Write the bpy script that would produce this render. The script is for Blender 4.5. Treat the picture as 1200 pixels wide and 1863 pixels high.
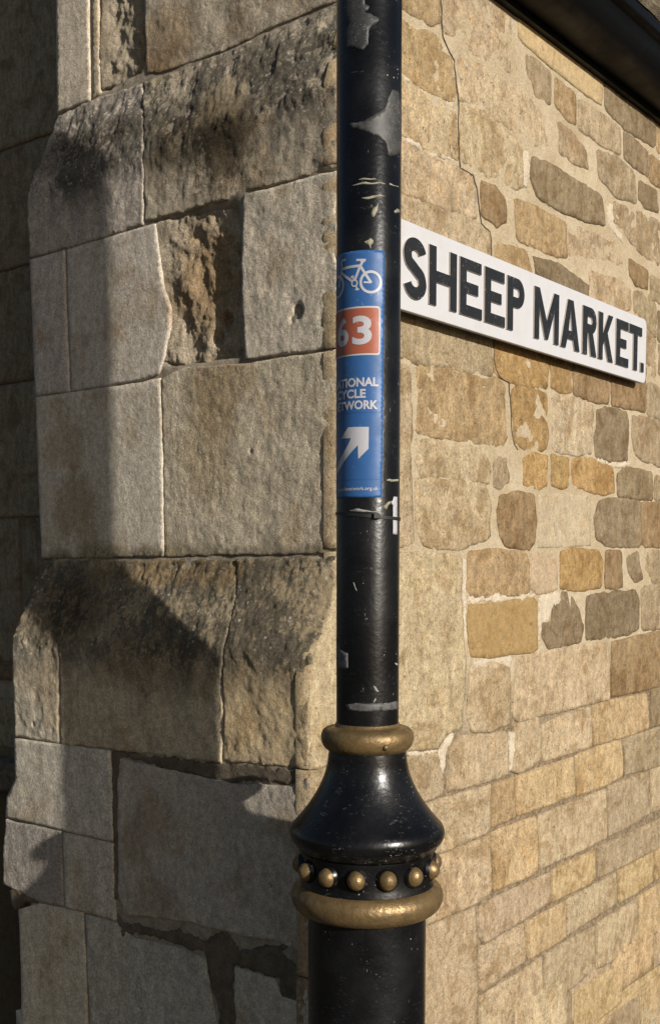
import bpy, bmesh, math, random
import numpy as np
from mathutils import Vector, Matrix
from mathutils.geometry import delaunay_2d_cdt

for o in list(bpy.data.objects): bpy.data.objects.remove(o)
S = bpy.context.scene
COLL = S.collection
random.seed(7)

# ------------------------------------------------------------------ camera
cam = bpy.data.cameras.new('camera'); cam_o = bpy.data.objects.new('camera', cam); COLL.objects.link(cam_o)
cam_o.location = (0, 0, 1.65)
cam_o.rotation_euler = (math.radians(90 - 4.5), 0, 0)
cam.sensor_fit = 'VERTICAL'; cam.sensor_height = 36; cam.lens = 39.787
cam.shift_y = 0.13985
cam.clip_start = .05; cam.clip_end = 500
S.camera = cam_o

# ------------------------------------------------------------------ sky, sun, exposure
SUN_AZ, SUN_EL = math.radians(140.2), math.radians(20)      # azimuth clockwise from +Y
world = bpy.data.worlds.new('World'); S.world = world; world.use_nodes = True
wn = world.node_tree; wn.nodes.clear()
sky = wn.nodes.new('ShaderNodeTexSky'); sky.sky_type = 'NISHITA'; sky.sun_disc = False
sky.sun_elevation = SUN_EL; sky.sun_rotation = SUN_AZ; sky.dust_density = 2.0
bg = wn.nodes.new('ShaderNodeBackground'); bg.inputs['Strength'].default_value = .05
wo = wn.nodes.new('ShaderNodeOutputWorld')
wn.links.new(sky.outputs[0], bg.inputs[0]); wn.links.new(bg.outputs[0], wo.inputs[0])
sun = bpy.data.lights.new('sun', 'SUN'); sun.energy = 5.0; sun.angle = math.radians(.53); sun.color = (1, .95, .875)
sun_o = bpy.data.objects.new('sun', sun); COLL.objects.link(sun_o)
to_sun = Vector((math.sin(SUN_AZ) * math.cos(SUN_EL), math.cos(SUN_AZ) * math.cos(SUN_EL), math.sin(SUN_EL)))
sun_o.rotation_euler = to_sun.to_track_quat('Z', 'Y').to_euler(); sun_o.location = to_sun * 30
S.view_settings.view_transform = 'Standard'; S.view_settings.look = 'None'
S.view_settings.exposure = .3; S.view_settings.gamma = 1
S.view_settings.use_curve_mapping = False

# ------------------------------------------------------------------ the corner: wall frames (metres)
C = np.array([0.01292, 1.9, 0.0])                 # foot of the corner
dR = np.array([.6253419, .7803509, 0]); nR = np.array([.7803509, -.6253419, 0])   # street wall: along, outward
dL = -nR; nL = -dR                                                              # buttress face: along, outward
UP = np.array([0, 0, 1.0])

# outlines measured on the walls, millimetres: (along the wall, height)
ZP=[2.5850,2.4306,1.6651,1.4963]
RIGHT_STONES=[
 ('T','r',[(52,2631),(293,2691),(298,2634),(262,2619),(200,2617),(52,2613),(52,2622)]),
 ('P','r',[(308,2697),(548,2788),(552,2702),(552,2627),(509,2629),(435,2617),(365,2621),(316,2619),(306,2639)]),
 ('Y','s',[(575,2811),(969,2792),(958,2689),(879,2687),(735,2691),(598,2700),(580,2706)]),
 ('D','r',[(973,2784),(1257,2790),(1259,2681),(1074,2676),(979,2689)]),
 ('T','r',[(1264,2761),(1431,2756),(1436,2680),(1273,2676)]),
 ('R','r',[(612,2681),(640,2684),(716,2678),(718,2619),(660,2614),(623,2641)]),
 ('T','r',[(737,2674),(829,2671),(831,2614),(798,2611),(739,2625)]),
 ('K','r',[(846,2667),(1056,2668),(1062,2611),(971,2605),(850,2608)]),
 ('D','r',[(1080,2666),(1214,2657),(1219,2602),(1152,2604),(1083,2609)]),
 ('B','r',[(1230,2654),(1438,2653),(1441,2593),(1230,2594)]),
 ('T','r',[(52,2588),(186,2590),(294,2600),(331,2582),(351,2534),(351,2508),(299,2502),(188,2504),(24,2502),(34,2530),(44,2559)]),
 ('C','r',[(357,2595),(451,2602),(552,2602),(633,2601),(709,2576),(711,2532),(663,2521),(590,2519),(503,2524),(405,2523),(362,2521)]),
 ('C','r',[(16,2476),(187,2487),(264,2495),(348,2493),(356,2472),(359,2411),(330,2404),(244,2397),(187,2406),(0,2404),(3,2440)]),
 ('P','r',[(370,2508),(453,2517),(520,2512),(599,2496),(606,2424),(579,2413),(480,2409),(399,2414),(372,2413)]),
 ('R','r',[(753,2589),(809,2587),(884,2571),(898,2535),(821,2530),(760,2532)]),
 ('R','r',[(944,2583),(1042,2595),(1140,2586),(1156,2523),(1045,2511),(952,2532)]),
 ('D','r',[(1173,2574),(1272,2578),(1288,2534),(1208,2526),(1168,2537)]),
 ('P','r',[(0,2382),(187,2385),(286,2384),(361,2390),(403,2389),(420,2369),(425,2319),(401,2313),(302,2312),(188,2307),(0,2309),(0,2345)]),
 ('B','r',[(444,2385),(497,2388),(536,2373),(537,2339),(507,2323),(449,2329)]),
 ('D','r',[(645,2487),(722,2492),(876,2488),(965,2487),(984,2433),(933,2426),(784,2415),(666,2418),(637,2450)]),
 ('R','r',[(1034,2494),(1144,2500),(1446,2516),(1453,2416),(1241,2406),(1110,2431),(1036,2454)]),
 ('P','r',[(0,2283),(188,2294),(332,2305),(449,2304),(478,2298),(483,2187),(0,2153),(0,2179),(0,2205),(0,2231),(0,2257)]),
 ('T','r',[(575,2386),(667,2391),(795,2389),(803,2321),(727,2315),(586,2313)]),
 ('P','r',[(808,2390),(934,2402),(1081,2404),(1086,2365),(1052,2363),(937,2349),(810,2325)]),
 ('T','r',[(501,2284),(623,2293),(645,2257),(635,2215),(503,2212)]),
 ('E','r',[(656,2291),(768,2295),(906,2277),(905,2250),(790,2246),(671,2260)]),
 ('P','r',[(916,2311),(1079,2320),(1129,2311),(1143,2270),(1058,2250),(918,2250)]),
 ('B','r',[(1125,2380),(1229,2375),(1231,2336),(1166,2331),(1127,2350)]),
 ('R','r',[(1249,2368),(1456,2363),(1459,2319),(1252,2315)]),
 ('R','r',[(1154,2308),(1231,2328),(1287,2300),(1291,2225),(1156,2267)]),
 ('D','r',[(1301,2292),(1461,2285),(1465,2217),(1305,2221)]),
 ('R','r',[(1169,2264),(1292,2217),(1300,2128),(1190,2114)]),
 ('R','r',[(1309,2211),(1466,2206),(1470,2138),(1313,2135)]),
 ('R','r',[(0,2120),(492,2133),(494,2031),(406,2024),(344,2024),(234,2021),(0,2013),(0,2040),(0,2067),(0,2093)]),
 ('G','r',[(501,2135),(724,2126),(722,2033),(603,2025),(523,2030),(503,2041)]),
 ('G','r',[(732,2122),(831,2123),(832,2037),(808,2031),(736,2037)]),
 ('B','r',[(842,2124),(1021,2125),(1023,2034),(950,2031),(845,2033)]),
 ('B','r',[(1037,2122),(1229,2121),(1234,2036),(1142,2036),(1041,2031)]),
 ('R','r',[(1246,2107),(1473,2101),(1477,2032),(1248,2026)]),
 ('P','w',[(0,2004),(210,2009),(218,1890),(211,1862),(225,1684),(0,1681),(0,1708),(0,1735),(0,1762),(0,1789),(0,1815),(0,1842),(0,1869),(0,1896),(0,1923),(0,1950),(0,1977)]),
 ('T','r',[(232,2012),(344,2020),(414,2014),(497,2021),(540,2015),(550,1906),(534,1893),(449,1893),(346,1893),(233,1891)]),
 ('G','r',[(572,2008),(603,2018),(678,2023),(717,2018),(727,2001),(730,1908),(701,1898),(644,1896),(579,1904)]),
 ('W','r',[(749,2015),(840,2026),(939,2019),(944,1960),(938,1912),(866,1902),(753,1902)]),
 ('D','r',[(968,2008),(1020,2019),(1124,2021),(1135,1999),(1136,1909),(1049,1903),(961,1906),(957,1941)]),
 ('R','r',[(1163,2012),(1235,2019),(1478,2021),(1486,1894),(1309,1910),(1227,1916),(1173,1933),(1160,1980)]),
 ('P','r',[(232,1879),(346,1881),(466,1873),(491,1840),(484,1818),(386,1817),(250,1813),(230,1839)]),
 ('C','r',[(230,1806),(347,1810),(468,1811),(490,1771),(487,1709),(388,1686),(259,1688),(233,1720)]),
 ('H','r',[(625,1872),(663,1885),(726,1886),(725,1828),(684,1816),(627,1822)]),
 ('G','r',[(746,1889),(824,1886),(829,1829),(789,1824),(748,1829)]),
 ('H','r',[(843,1885),(910,1894),(1056,1888),(1065,1826),(993,1821),(847,1832)]),
 ('D','r',[(1081,1868),(1130,1887),(1283,1884),(1289,1820),(1179,1821),(1084,1821)]),
 ('R','r',[(1304,1880),(1487,1876),(1491,1818),(1303,1821)]),
 ('R','r',[(505,1863),(552,1878),(565,1823),(536,1810),(506,1813)]),
 ('B','r',[(532,1790),(609,1801),(670,1797),(678,1751),(673,1704),(649,1689),(557,1693),(530,1719),(522,1759)]),
 ('W','s',[(692,1803),(826,1811),(936,1809),(943,1698),(809,1691),(696,1690)]),
 ('D','r',[(961,1760),(983,1796),(1029,1807),(1219,1812),(1227,1700),(1034,1700),(974,1719)]),
 ('B','r',[(1228,1812),(1491,1818),(1498,1703),(1234,1700)]),
 ('C','w',[(0,1673),(274,1676),(377,1671),(389,1661),(387,1601),(395,1524),(407,1463),(400,1394),(393,1333),(339,1327),(308,1303),(213,1311),(-74,1317),(-74,1343),(-74,1368),(-74,1394),(-74,1419),(-74,1445),(-74,1470),(-67,1495),(-51,1521),(-31,1546),(-19,1572),(-9,1597),(-5,1622),(-2,1648)]),
 ('T','r',[(411,1674),(496,1680),(635,1678),(650,1657),(655,1596),(596,1593),(489,1591),(426,1594),(410,1609)]),
 ('K','s',[(657,1671),(688,1681),(713,1669),(784,1674),(783,1599),(740,1591),(691,1589),(663,1601)]),
 ('H','r',[(797,1679),(852,1686),(987,1683),(1006,1658),(1003,1603),(877,1598),(800,1601)]),
 ('B','r',[(1023,1685),(1109,1685),(1119,1602),(1088,1597),(1024,1603)]),
 ('D','r',[(1147,1669),(1205,1685),(1236,1620),(1196,1612),(1155,1642)]),
 ('R','r',[(1266,1686),(1499,1694),(1504,1605),(1305,1605),(1261,1647)]),
 ('G','s',[(413,1575),(472,1573),(507,1576),(560,1578),(615,1580),(676,1582),(691,1572),(696,1472),(675,1464),(581,1467),(501,1464),(424,1472),(412,1501),(407,1540)]),
 ('D','r',[(720,1524),(758,1524),(762,1563),(793,1560),(808,1589),(829,1588),(846,1548),(856,1578),(890,1542),(912,1511),(898,1478),(817,1475),(744,1472),(718,1500)]),
 ('E','r',[(928,1576),(1003,1583),(1197,1587),(1221,1564),(1222,1498),(1169,1486),(1044,1481),(929,1482)]),
 ('R','r',[(1237,1595),(1504,1611),(1512,1486),(1242,1489)]),
 ('P','r',[(421,1444),(458,1446),(509,1451),(572,1438),(578,1387),(577,1322),(512,1318),(435,1324),(418,1357)]),
 ('C','r',[(604,1456),(755,1461),(916,1465),(1032,1464),(1052,1431),(1063,1331),(967,1332),(822,1328),(699,1328),(621,1324),(598,1338),(601,1394)]),
 ('B','w',[(1066,1467),(1223,1476),(1512,1486),(1521,1341),(1271,1332),(1100,1333),(1075,1332),(1066,1398)]),
 ('P','w',[(-74,1312),(308,1296),(328,1242),(329,1210),(279,1207),(-74,1213),(-74,1246),(-74,1279)]),
 ('P','w',[(347,1296),(394,1316),(566,1305),(577,1257),(578,1213),(480,1211),(421,1211),(348,1213)]),
 ('C','r',[(603,1314),(699,1321),(715,1288),(710,1225),(624,1215),(596,1222),(599,1268)]),
 ('C','w',[(727,1301),(823,1313),(962,1317),(969,1274),(971,1224),(869,1221),(732,1220),(723,1248)]),
 ('Y','w',[(979,1320),(1075,1324),(1286,1322),(1299,1278),(1305,1228),(1169,1224),(983,1225),(977,1273)]),
 ('D','w',[(1310,1334),(1521,1341),(1528,1231),(1316,1230)]),
 ('Y','w',[(615,1202),(702,1207),(875,1210),(882,1166),(890,1121),(766,1118),(622,1118),(614,1157)]),
 ('Y','w',[(892,1213),(1019,1218),(1131,1220),(1146,1172),(1148,1127),(1060,1118),(898,1117)]),
 ('R','w',[(1152,1221),(1305,1223),(1528,1231),(1535,1120),(1311,1121),(1157,1127)]),
 ('P','w',[(-74,1211),(279,1201),(421,1202),(506,1202),(508,1106),(482,1104),(342,1097),(-74,1102),(-74,1129),(-74,1157),(-74,1184)]),
 ('T','w',[(513,1202),(606,1204),(612,1115),(515,1111)]),
 ('Y','w',[(517,1099),(553,1103),(700,1101),(711,1058),(713,979),(669,974),(520,976)]),
 ('P','w',[(717,1101),(873,1105),(1054,1108),(1061,1042),(1063,984),(878,980),(724,982),(717,1033)]),
 ('K','w',[(1066,1112),(1188,1115),(1311,1118),(1321,1061),(1324,1002),(1194,990),(1072,988)]),
 ('P','w',[(1328,1118),(1535,1120),(1543,995),(1334,1003)]),
 ('P','w',[(-74,1096),(341,1092),(507,1097),(513,975),(455,966),(282,968),(-74,965),(-74,991),(-74,1018),(-74,1044),(-74,1070)]),
 ('K','w',[(466,954),(547,960),(771,962),(775,892),(672,885),(487,873),(465,899)]),
 ('Y','w',[(781,964),(901,968),(997,967),(1003,893),(881,891),(783,891)]),
 ('R','w',[(1011,970),(1182,970),(1544,976),(1549,894),(1294,896),(1133,895),(1018,895)]),
 ('P','w',[(-74,959),(282,960),(451,958),(457,878),(463,780),(456,670),(-74,775),(-74,801),(-74,828),(-74,854),(-74,880),(-74,907),(-74,933)]),
 ('P','w',[(474,869),(513,870),(653,873),(665,786),(579,783),(476,771),(467,825)]),
 ('Y','w',[(664,874),(774,875),(849,877),(856,790),(776,788),(677,787)]),
 ('P','w',[(860,878),(997,881),(1124,885),(1131,806),(1001,799),(865,793)]),
 ('Y','w',[(1136,888),(1352,893),(1356,812),(1257,805),(1144,805)]),
 ('Y','w',[(1362,894),(1549,901),(1554,819),(1366,813)]),
 ('P','w',[(476,762),(543,765),(665,768),(740,775),(746,684),(678,655),(583,627),(478,663)]),
 ('P','w',[(756,776),(863,778),(1004,779),(1012,675),(890,659),(770,662),(751,724)]),
 ('P','w',[(1018,782),(1125,784),(1251,789),(1259,664),(1131,664),(1023,667)]),
 ('Y','w',[(1262,793),(1555,799),(1564,665),(1394,666),(1269,661)]),
 ('R','w',[(770,651),(888,652),(890,523),(640,608)]),
 ('Y','w',[(899,643),(1007,649),(1160,645),(1168,542),(1036,535),(906,518)]),
 ('Y','w',[(1172,647),(1391,657),(1401,544),(1285,542),(1177,542)]),
 ('P','w',[(1405,656),(1564,659),(1573,529),(1411,541)]),
 ('R','w',[(930,510),(1049,526),(1279,526),(1289,388)]),
 ('P','w',[(1291,528),(1573,526),(1588,287),(1299,385)]),
]
CRACKS=[[(297,2674),(303,2636),(304,2609),(327,2590),(344,2580),(351,2545),(360,2509),(359,2481),(362,2442),(366,2405),(368,2393),(411,2394),(428,2371),(439,2333),(445,2313),(457,2306),(476,2304),(483,2288),(483,2257)],[(495,2096),(498,2062),(505,2039),(523,2027),(558,2020),(568,1970),(571,1926),(583,1900),(599,1888)]]
LIME_POINTING=[[(408,1589),(472,1590),(515,1594),(587,1588),(652,1591),(681,1587),(672,1583),(615,1580),(560,1578),(507,1573),(472,1578),(431,1573),(410,1577)],
 [(699,1585),(792,1594),(805,1583),(788,1565),(764,1565),(757,1546),(743,1525),(720,1524),(704,1486),(697,1529)],
 [(309,1290),(327,1311),(358,1329),(369,1326),(347,1304),(336,1280),(330,1244),(320,1256)],
 [(581,1298),(608,1308),(604,1263),(594,1220),(579,1218)],
 [(390,1661),(408,1665),(406,1596),(410,1462),(398,1502),(390,1601)],
 [(420,1459),(492,1464),(590,1462),(579,1437),(509,1453),(441,1444)],
 [(213,1309),(305,1300),(307,1293),(256,1295),(214,1299)],
 [(955,1901),(1062,1898),(1149,1905),(1162,1895),(1075,1881),(956,1888)],
 [(186,2502),(242,2499),(344,2504),(348,2495),(264,2495),(187,2492)],
 [(187,2403),(251,2398),(347,2405),(345,2397),(258,2390),(187,2389)],
 [(605,2494),(627,2495),(637,2450),(620,2419),(607,2422)],
 [(994,2479),(1029,2487),(1031,2448),(1098,2428),(1074,2413),(1002,2432)]]
BUTTRESS_STONES=[
 ((150, 138, 118),'a',0,[(781,2856),(679,2845),(679,2587),(784,2588)]),
 ((150, 136, 112),'a',-1,[(669,2842),(649,2840),(649,2596),(673,2589)]),
 ((124, 112, 92),'d',-7,[(645,2839),(529,2828),(522,2735),(513,2692),(520,2633),(537,2608),(609,2598),(651,2600)]),
 ((134, 122, 102),'b',-1,[(520,2827),(0,2784),(0,2592),(94,2591),(194,2589),(286,2582),(385,2584),(475,2588),(513,2598),(514,2651)]),
 ((128, 118, 104),'k',0,[(781,2581),(651,2585),(522,2579),(470,2432),(467,2293),(629,2289),(816,2290),(819,2427)]),
 ((126, 115, 96),'k',-1,[(520,2580),(383,2577),(263,2578),(194,2583),(94,2585),(0,2588),(0,2299),(87,2300),(216,2299),(294,2298),(464,2296),(466,2371),(467,2432)]),
 ((140, 130, 116),'a',0,[(816,2285),(703,2285),(700,2127),(695,2004),(807,2007)]),
 ((144, 134, 118),'a',0,[(696,2285),(466,2288),(434,2288),(416,2172),(399,2129),(400,2089),(416,2041),(431,2012),(497,2004),(688,2004),(693,2127)]),
 ((124, 112, 92),'d',-10,[(438,2290),(229,2288),(221,2180),(220,2018),(369,2023),(425,2031),(409,2090),(408,2130),(425,2178)]),
 ((146, 135, 116),'b',0,[(211,2295),(87,2295),(0,2293),(0,2013),(64,2010),(209,2015),(216,2160)]),
 ((144, 134, 116),'a',0,[(807,2002),(498,2000),(427,2003),(423,1837),(423,1669),(577,1667),(796,1667)]),
 ((142, 130, 108),'b',-1,[(424,2001),(369,2015),(216,2007),(0,2006),(0,1672),(205,1670),(422,1669),(422,1837)]),
 ((140, 130, 110),'k',0,[(794,1662),(657,1661),(636,1595),(657,1518),(656,1464),(659,1295),(803,1296),(805,1496)]),
 ((136, 122, 98),'k',0,[(653,1661),(231,1662),(206,1582),(203,1487),(200,1391),(207,1304),(304,1304),(517,1298),(652,1295),(649,1464),(649,1519)]),
 ((142, 124, 94),'k',0,[(229,1662),(0,1667),(0,1318),(103,1312),(204,1307),(197,1391),(201,1487),(204,1582)]),
 ((142, 133, 116),'a',0,[(805,1290),(503,1295),(498,1206),(497,1119),(657,1119),(842,1118),(836,1162),(804,1202)]),
 ((132, 122, 106),'b',0,[(476,1283),(370,1277),(290,1275),(168,1270),(41,1283),(0,1306),(0,994),(24,1005),(79,1012),(170,1003),(224,1002),(309,1000),(468,982),(485,1025),(482,1154)]),
 ((120, 112, 100),'g',0,[(842,1113),(657,1115),(655,1016),(653,961),(734,956),(809,966),(857,971),(852,1053)]),
 ((140, 130, 112),'a',0,[(650,1113),(496,1114),(494,964),(648,961)]),
 ((146, 135, 114),'a',0,[(803,925),(734,950),(648,956),(592,958),(587,849),(583,645),(803,583),(799,801)]),
 ((132, 124, 108),'b',0,[(580,957),(490,958),(445,939),(295,946),(247,938),(239,887),(223,826),(220,749),(575,648),(578,851)]),
 ((136, 128, 110),'b',0,[(176,942),(80,942),(65,917),(24,915),(6,957),(0,978),(0,827),(175,761)]),
]
REPAIR_PATCHES=[[(495,1296),(446,1298),(304,1300),(207,1302),(116,1311),(23,1315),(12,1305),(41,1285),(141,1281),(181,1268),(305,1276),(378,1280),(471,1286),(478,1241),(482,1154),(487,1057),(487,1002),(498,1000),(501,1152),(498,1238)],
 [(489,977),(474,963),(453,964),(428,972),(412,964),(355,970),(323,982),(308,980),(247,973),(221,995),(196,1004),(182,990),(164,975),(132,985),(0,1032),(65,994),(38,979),(19,969),(25,937),(32,912),(48,911),(68,916),(75,946),(112,942),(147,945),(175,946),(182,904),(176,863),(184,786),(209,779),(219,858),(237,891),(244,939),(255,953),(293,950),(340,954),(404,952),(454,947),(471,935),(488,943)],
 [(841,962),(795,971),(745,965),(736,948),(786,945),(817,921),(832,929)]]
BACK_STONES=[
 ((96, 88, 74),[(1750,3258),(1097,3120),(1108,2729),(1400,2733),(1750,2734)]),
 ((88, 80, 66),[(1750,2727),(1401,2726),(1108,2722),(1116,2430),(1412,2426),(1750,2425)]),
 ((86, 78, 64),[(1750,2418),(1412,2421),(1117,2423),(1125,2134),(1423,2133),(1750,2135)]),
 ((90, 82, 68),[(1750,2129),(1423,2128),(1125,2128),(1135,1782),(1437,1780),(1750,1780)]),
 ((92, 84, 70),[(1750,1775),(1354,1775),(1363,1393),(1750,1377)]),
 ((84, 76, 62),[(1342,1776),(1135,1778),(1145,1404),(1351,1393)]),
 ((80, 66, 52),[(1750,1370),(1145,1400),(1147,1355),(1750,1325)]),
 ((96, 88, 72),[(1750,1275),(1148,1303),(1152,1172),(1750,1133)]),
]
DENTS=[(87,2080,11,14),(100,2069,7,5),(3,1478,10,9),(10,1463,6,7),(88,1105,5,6),(414,1104,4,5),(269,2087,16,30),(290,2065,14,20),(232,2029,10,12),(602,2360,6,4),(429,803,6,5),(197,1853,5,3),(740,1326,5,4)]
STAINS=[(259,2385,82,104,(0.3, 0.27, 0.23),0.95),
 (646,2485,197,44,(0.36, 0.34, 0.3),0.75),
 (305,1880,71,167,(0.7, 0.63, 0.53),0.65),
 (685,1767,89,77,(0.62, 0.54, 0.43),0.75),
 (662,1561,124,88,(0.42, 0.39, 0.34),0.75),
 (362,1639,235,30,(0.6, 0.48, 0.32),0.60),
 (274,2480,73,49,(1.25, 1.2, 1.08),0.90),
 (323,2177,86,116,(0.72, 0.58, 0.42),0.80),
 (344,1469,234,59,(0.6, 0.57, 0.52),0.80),
 (389,1020,69,47,(0.66, 0.56, 0.46),0.60),
 (341,2432,128,83,(0.42, 0.38, 0.32),0.85),
 (458,2655,92,79,(0.7, 0.6, 0.48),0.70),
 (558,2151,29,155,(0.7, 0.67, 0.62),0.50)]
POST_MARKS=[
 ('primer_patch',(92, 92, 92),[(-49.2,2419),(-12.7,2412),(-8.9,2392),(-1.4,2389),(-5.1,2384),(-12.7,2383),(-1.3,2381),(15.9,2374),(12.0,2369),(2.5,2365),(-2.2,2361),(-4.0,2342),(-12.5,2334),(-22.3,2336),(-27.5,2338),(-37.4,2341),(-44.9,2342),(-47.6,2362),(-42.4,2375),(-49.1,2391)]),
 ('primer_patch',(110, 108, 106),[(-39.6,2242),(-12.2,2242),(11.5,2252),(26.8,2262),(33.5,2277),(43.5,2288),(60.3,2289),(71.3,2276),(86.5,2251),(72.9,2212),(50.2,2203),(34.0,2200),(29.3,2215),(16.6,2222),(3.0,2226),(-12.2,2230),(-22.0,2233),(-32.6,2235)]),
 ('torn_sticker',(128, 126, 126),[(-84.5,1549),(-70.2,1543),(-58.8,1533),(-48.9,1530),(-40.6,1529),(-39.3,1509),(-45.9,1507),(-67.4,1507),(-82.7,1518)]),
 ('tape_remnant',(120, 119, 118),[(-45.8,1456),(-20.0,1460),(1.9,1459),(20.2,1461),(37.6,1459),(58.2,1461),(73.9,1458),(72.0,1449),(44.6,1449),(9.9,1449),(-20.0,1449),(-40.5,1450)]),
 ('number_sticker',(205, 206, 208),[(45.2,1739),(48.2,1741),(51.4,1746),(63.4,1746),(64.2,1694),(49.4,1694),(49.0,1735),(45.2,1735)]),
 ('paint_chip',(196, 190, 160),[(2.4,2123),(5.3,2129),(11.1,2132),(15.0,2137),(13.1,2126),(7.2,2118),(3.4,2118)]),
 ('paint_chip',(196, 190, 160),[(-10.8,2085),(-4.1,2087),(1.6,2090),(6.4,2087),(5.5,2083),(1.6,2081),(2.6,2076),(0.7,2076),(-2.2,2081)]),
 ('paint_chip',(190, 186, 160),[(47.8,2130),(58.1,2135),(67.7,2135),(67.8,2132),(51.0,2128)]),
 ('paint_chip',(200, 196, 170),[(-21.9,2167),(-12.0,2169),(-0.6,2168),(10.9,2168),(10.9,2167),(-2.5,2166),(-12.0,2167)]),
 ('paint_chip',(200, 196, 170),[(-34.7,2161),(-21.9,2162),(-8.2,2164),(3.2,2162),(16.9,2164),(27.3,2163),(27.3,2162),(14.9,2162),(3.2,2160),(-12.0,2161),(-23.9,2160)]),
 ('paint_chip',(200, 196, 170),[(36.6,2165),(46.0,2164),(62.0,2165),(62.0,2164),(44.6,2163),(36.6,2163)]),
 ('paint_chip',(196, 190, 165),[(-16.8,2143),(-4.3,2144),(16.9,2148),(27.4,2146),(19.0,2145),(3.3,2142),(-6.2,2141)]),
 ('paint_chip',(190, 184, 150),[(24.2,1731),(35.8,1738),(43.7,1740),(45.2,1738),(37.1,1734),(33.4,1728),(28.7,1728)]),
 ('paint_chip',(196, 192, 170),[(31.9,1768),(39.4,1770),(47.9,1769),(68.6,1771),(68.7,1768),(45.0,1766),(33.1,1767)]),
 ('paint_chip',(190, 186, 180),[(-38.5,1726),(-20.7,1729),(4.9,1725),(18.9,1725),(18.9,1724),(-10.7,1724),(-31.5,1725)]),
 ('paint_chip',(210, 208, 196),[(7.8,1485),(12.8,1483),(19.1,1476),(13.9,1476),(9.8,1480)]),
 ('paint_chip',(210, 208, 196),[(7.9,1462),(12.9,1467),(13.9,1466),(9.9,1460)]),
 ('paint_chip',(190, 190, 190),[(-29.0,1628),(-26.8,1627),(-21.5,1616),(-23.6,1616)]),
 ('paint_chip',(200, 200, 196),[(57.6,1515),(70.6,1512),(70.6,1510),(59.7,1512)]),
]
BIKE_STROKES=[(2.9,[(11.1,2062.2),(24.3,2061.3)]),
 (2.5,[(22.8,2060.1),(17.2,2058.9)]),
 (3.5,[(20.8,2060.7),(16.4,2053.2),(9.3,2036.3)]),
 (3.5,[(-12.1,2053.9),(-0.7,2054.2),(16.2,2054.2)]),
 (3.5,[(-14.6,2049.5),(6.5,2033.7)]),
 (3.5,[(16.7,2054.1),(24.3,2042.1),(31.5,2031.3)]),
 (2.3,[(21.4,2032.2),(31.8,2031.5)]),
 (2.7,[(-5.8,2065.1),(-12.2,2065.4),(-15.0,2062.9),(-13.2,2056.6),(-14.6,2049.5),(-17.2,2043.6),(-20.9,2031.6)]),
 (2.7,[(3.0,2040.0),(7.7,2041.3)]),
 (2.1,[(5.4,2041.1),(7.7,2036.5)]),
 (2.5,[(9.9,2023.3),(15.2,2023.2)]),
 (2.1,[(11.2,2027.3),(12.6,2023.7)])]
BIKE_RINGS=[(31.1,2032.3,15.4,3.6),(-23.9,2032.3,15.4,3.6),(8.6,2031.7,5.0,2.0)]
ARROW=[(-1.1,1839.8),(28.9,1839.2),(28.5,1809.8),(14.5,1796.1),(13.9,1814.9),(6.8,1808.2),(-3.9,1798.0),(-14.9,1786.8),(-28.1,1777.4),(-32.5,1782.7),(-21.8,1792.8),(-10.3,1805.0),(-1.1,1816.3),(3.6,1824.6),(-14.4,1825.6)]

def off(z):
    return np.interp(z, [ZP[3], ZP[2], ZP[1], ZP[0]], [.072, 0, 0, -.0525])
def off_c(z):      # the same profile at the worn outer corner
    return np.interp(z, [1.485, 1.52, 1.55, 1.60, 1.665, ZP[1], ZP[0]], [.074, .052, .028, .008, 0, 0, -.0525])
def face(u, z):
    k = np.exp(-np.maximum(u, 0) / .07); return soff(z) * (1 - k) + k * (off_c(z - .008) + off_c(z) + off_c(z + .008)) / 3
def soff(z): return (off(z - .012) + off(z) + off(z + .012)) / 3

# ------------------------------------------------------------------ noise
_rs = np.random.RandomState(3); _perm = np.tile(_rs.permutation(256), 3)
_grad = _rs.normal(size=(256, 3)); _grad /= np.linalg.norm(_grad, axis=1)[:, None]
def perlin(p):
    i = np.floor(p).astype(int); f = p - i; i &= 255
    u = f * f * f * (f * (f * 6 - 15) + 10); r = 0
    for dx in (0, 1):
        for dy in (0, 1):
            for dz in (0, 1):
                h = _perm[_perm[_perm[i[:, 0] + dx] + i[:, 1] + dy] + i[:, 2] + dz] & 255
                g = (_grad[h] * (f - [dx, dy, dz])).sum(1)
                w = (u[:, 0] if dx else 1 - u[:, 0]) * (u[:, 1] if dy else 1 - u[:, 1]) * (u[:, 2] if dz else 1 - u[:, 2])
                r = r + g * w
    return r * 1.5
def fbm(x, y, s, seed=0., octv=3, sy=1., gain=.5):
    p = np.stack([x / s, y / s * sy, np.full_like(x, seed * 7.31 + 50)], 1) + 60; r = 0; a = 1
    for k in range(octv):
        r = r + a * perlin(p * 2 ** k); a *= gain
    return r

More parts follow.
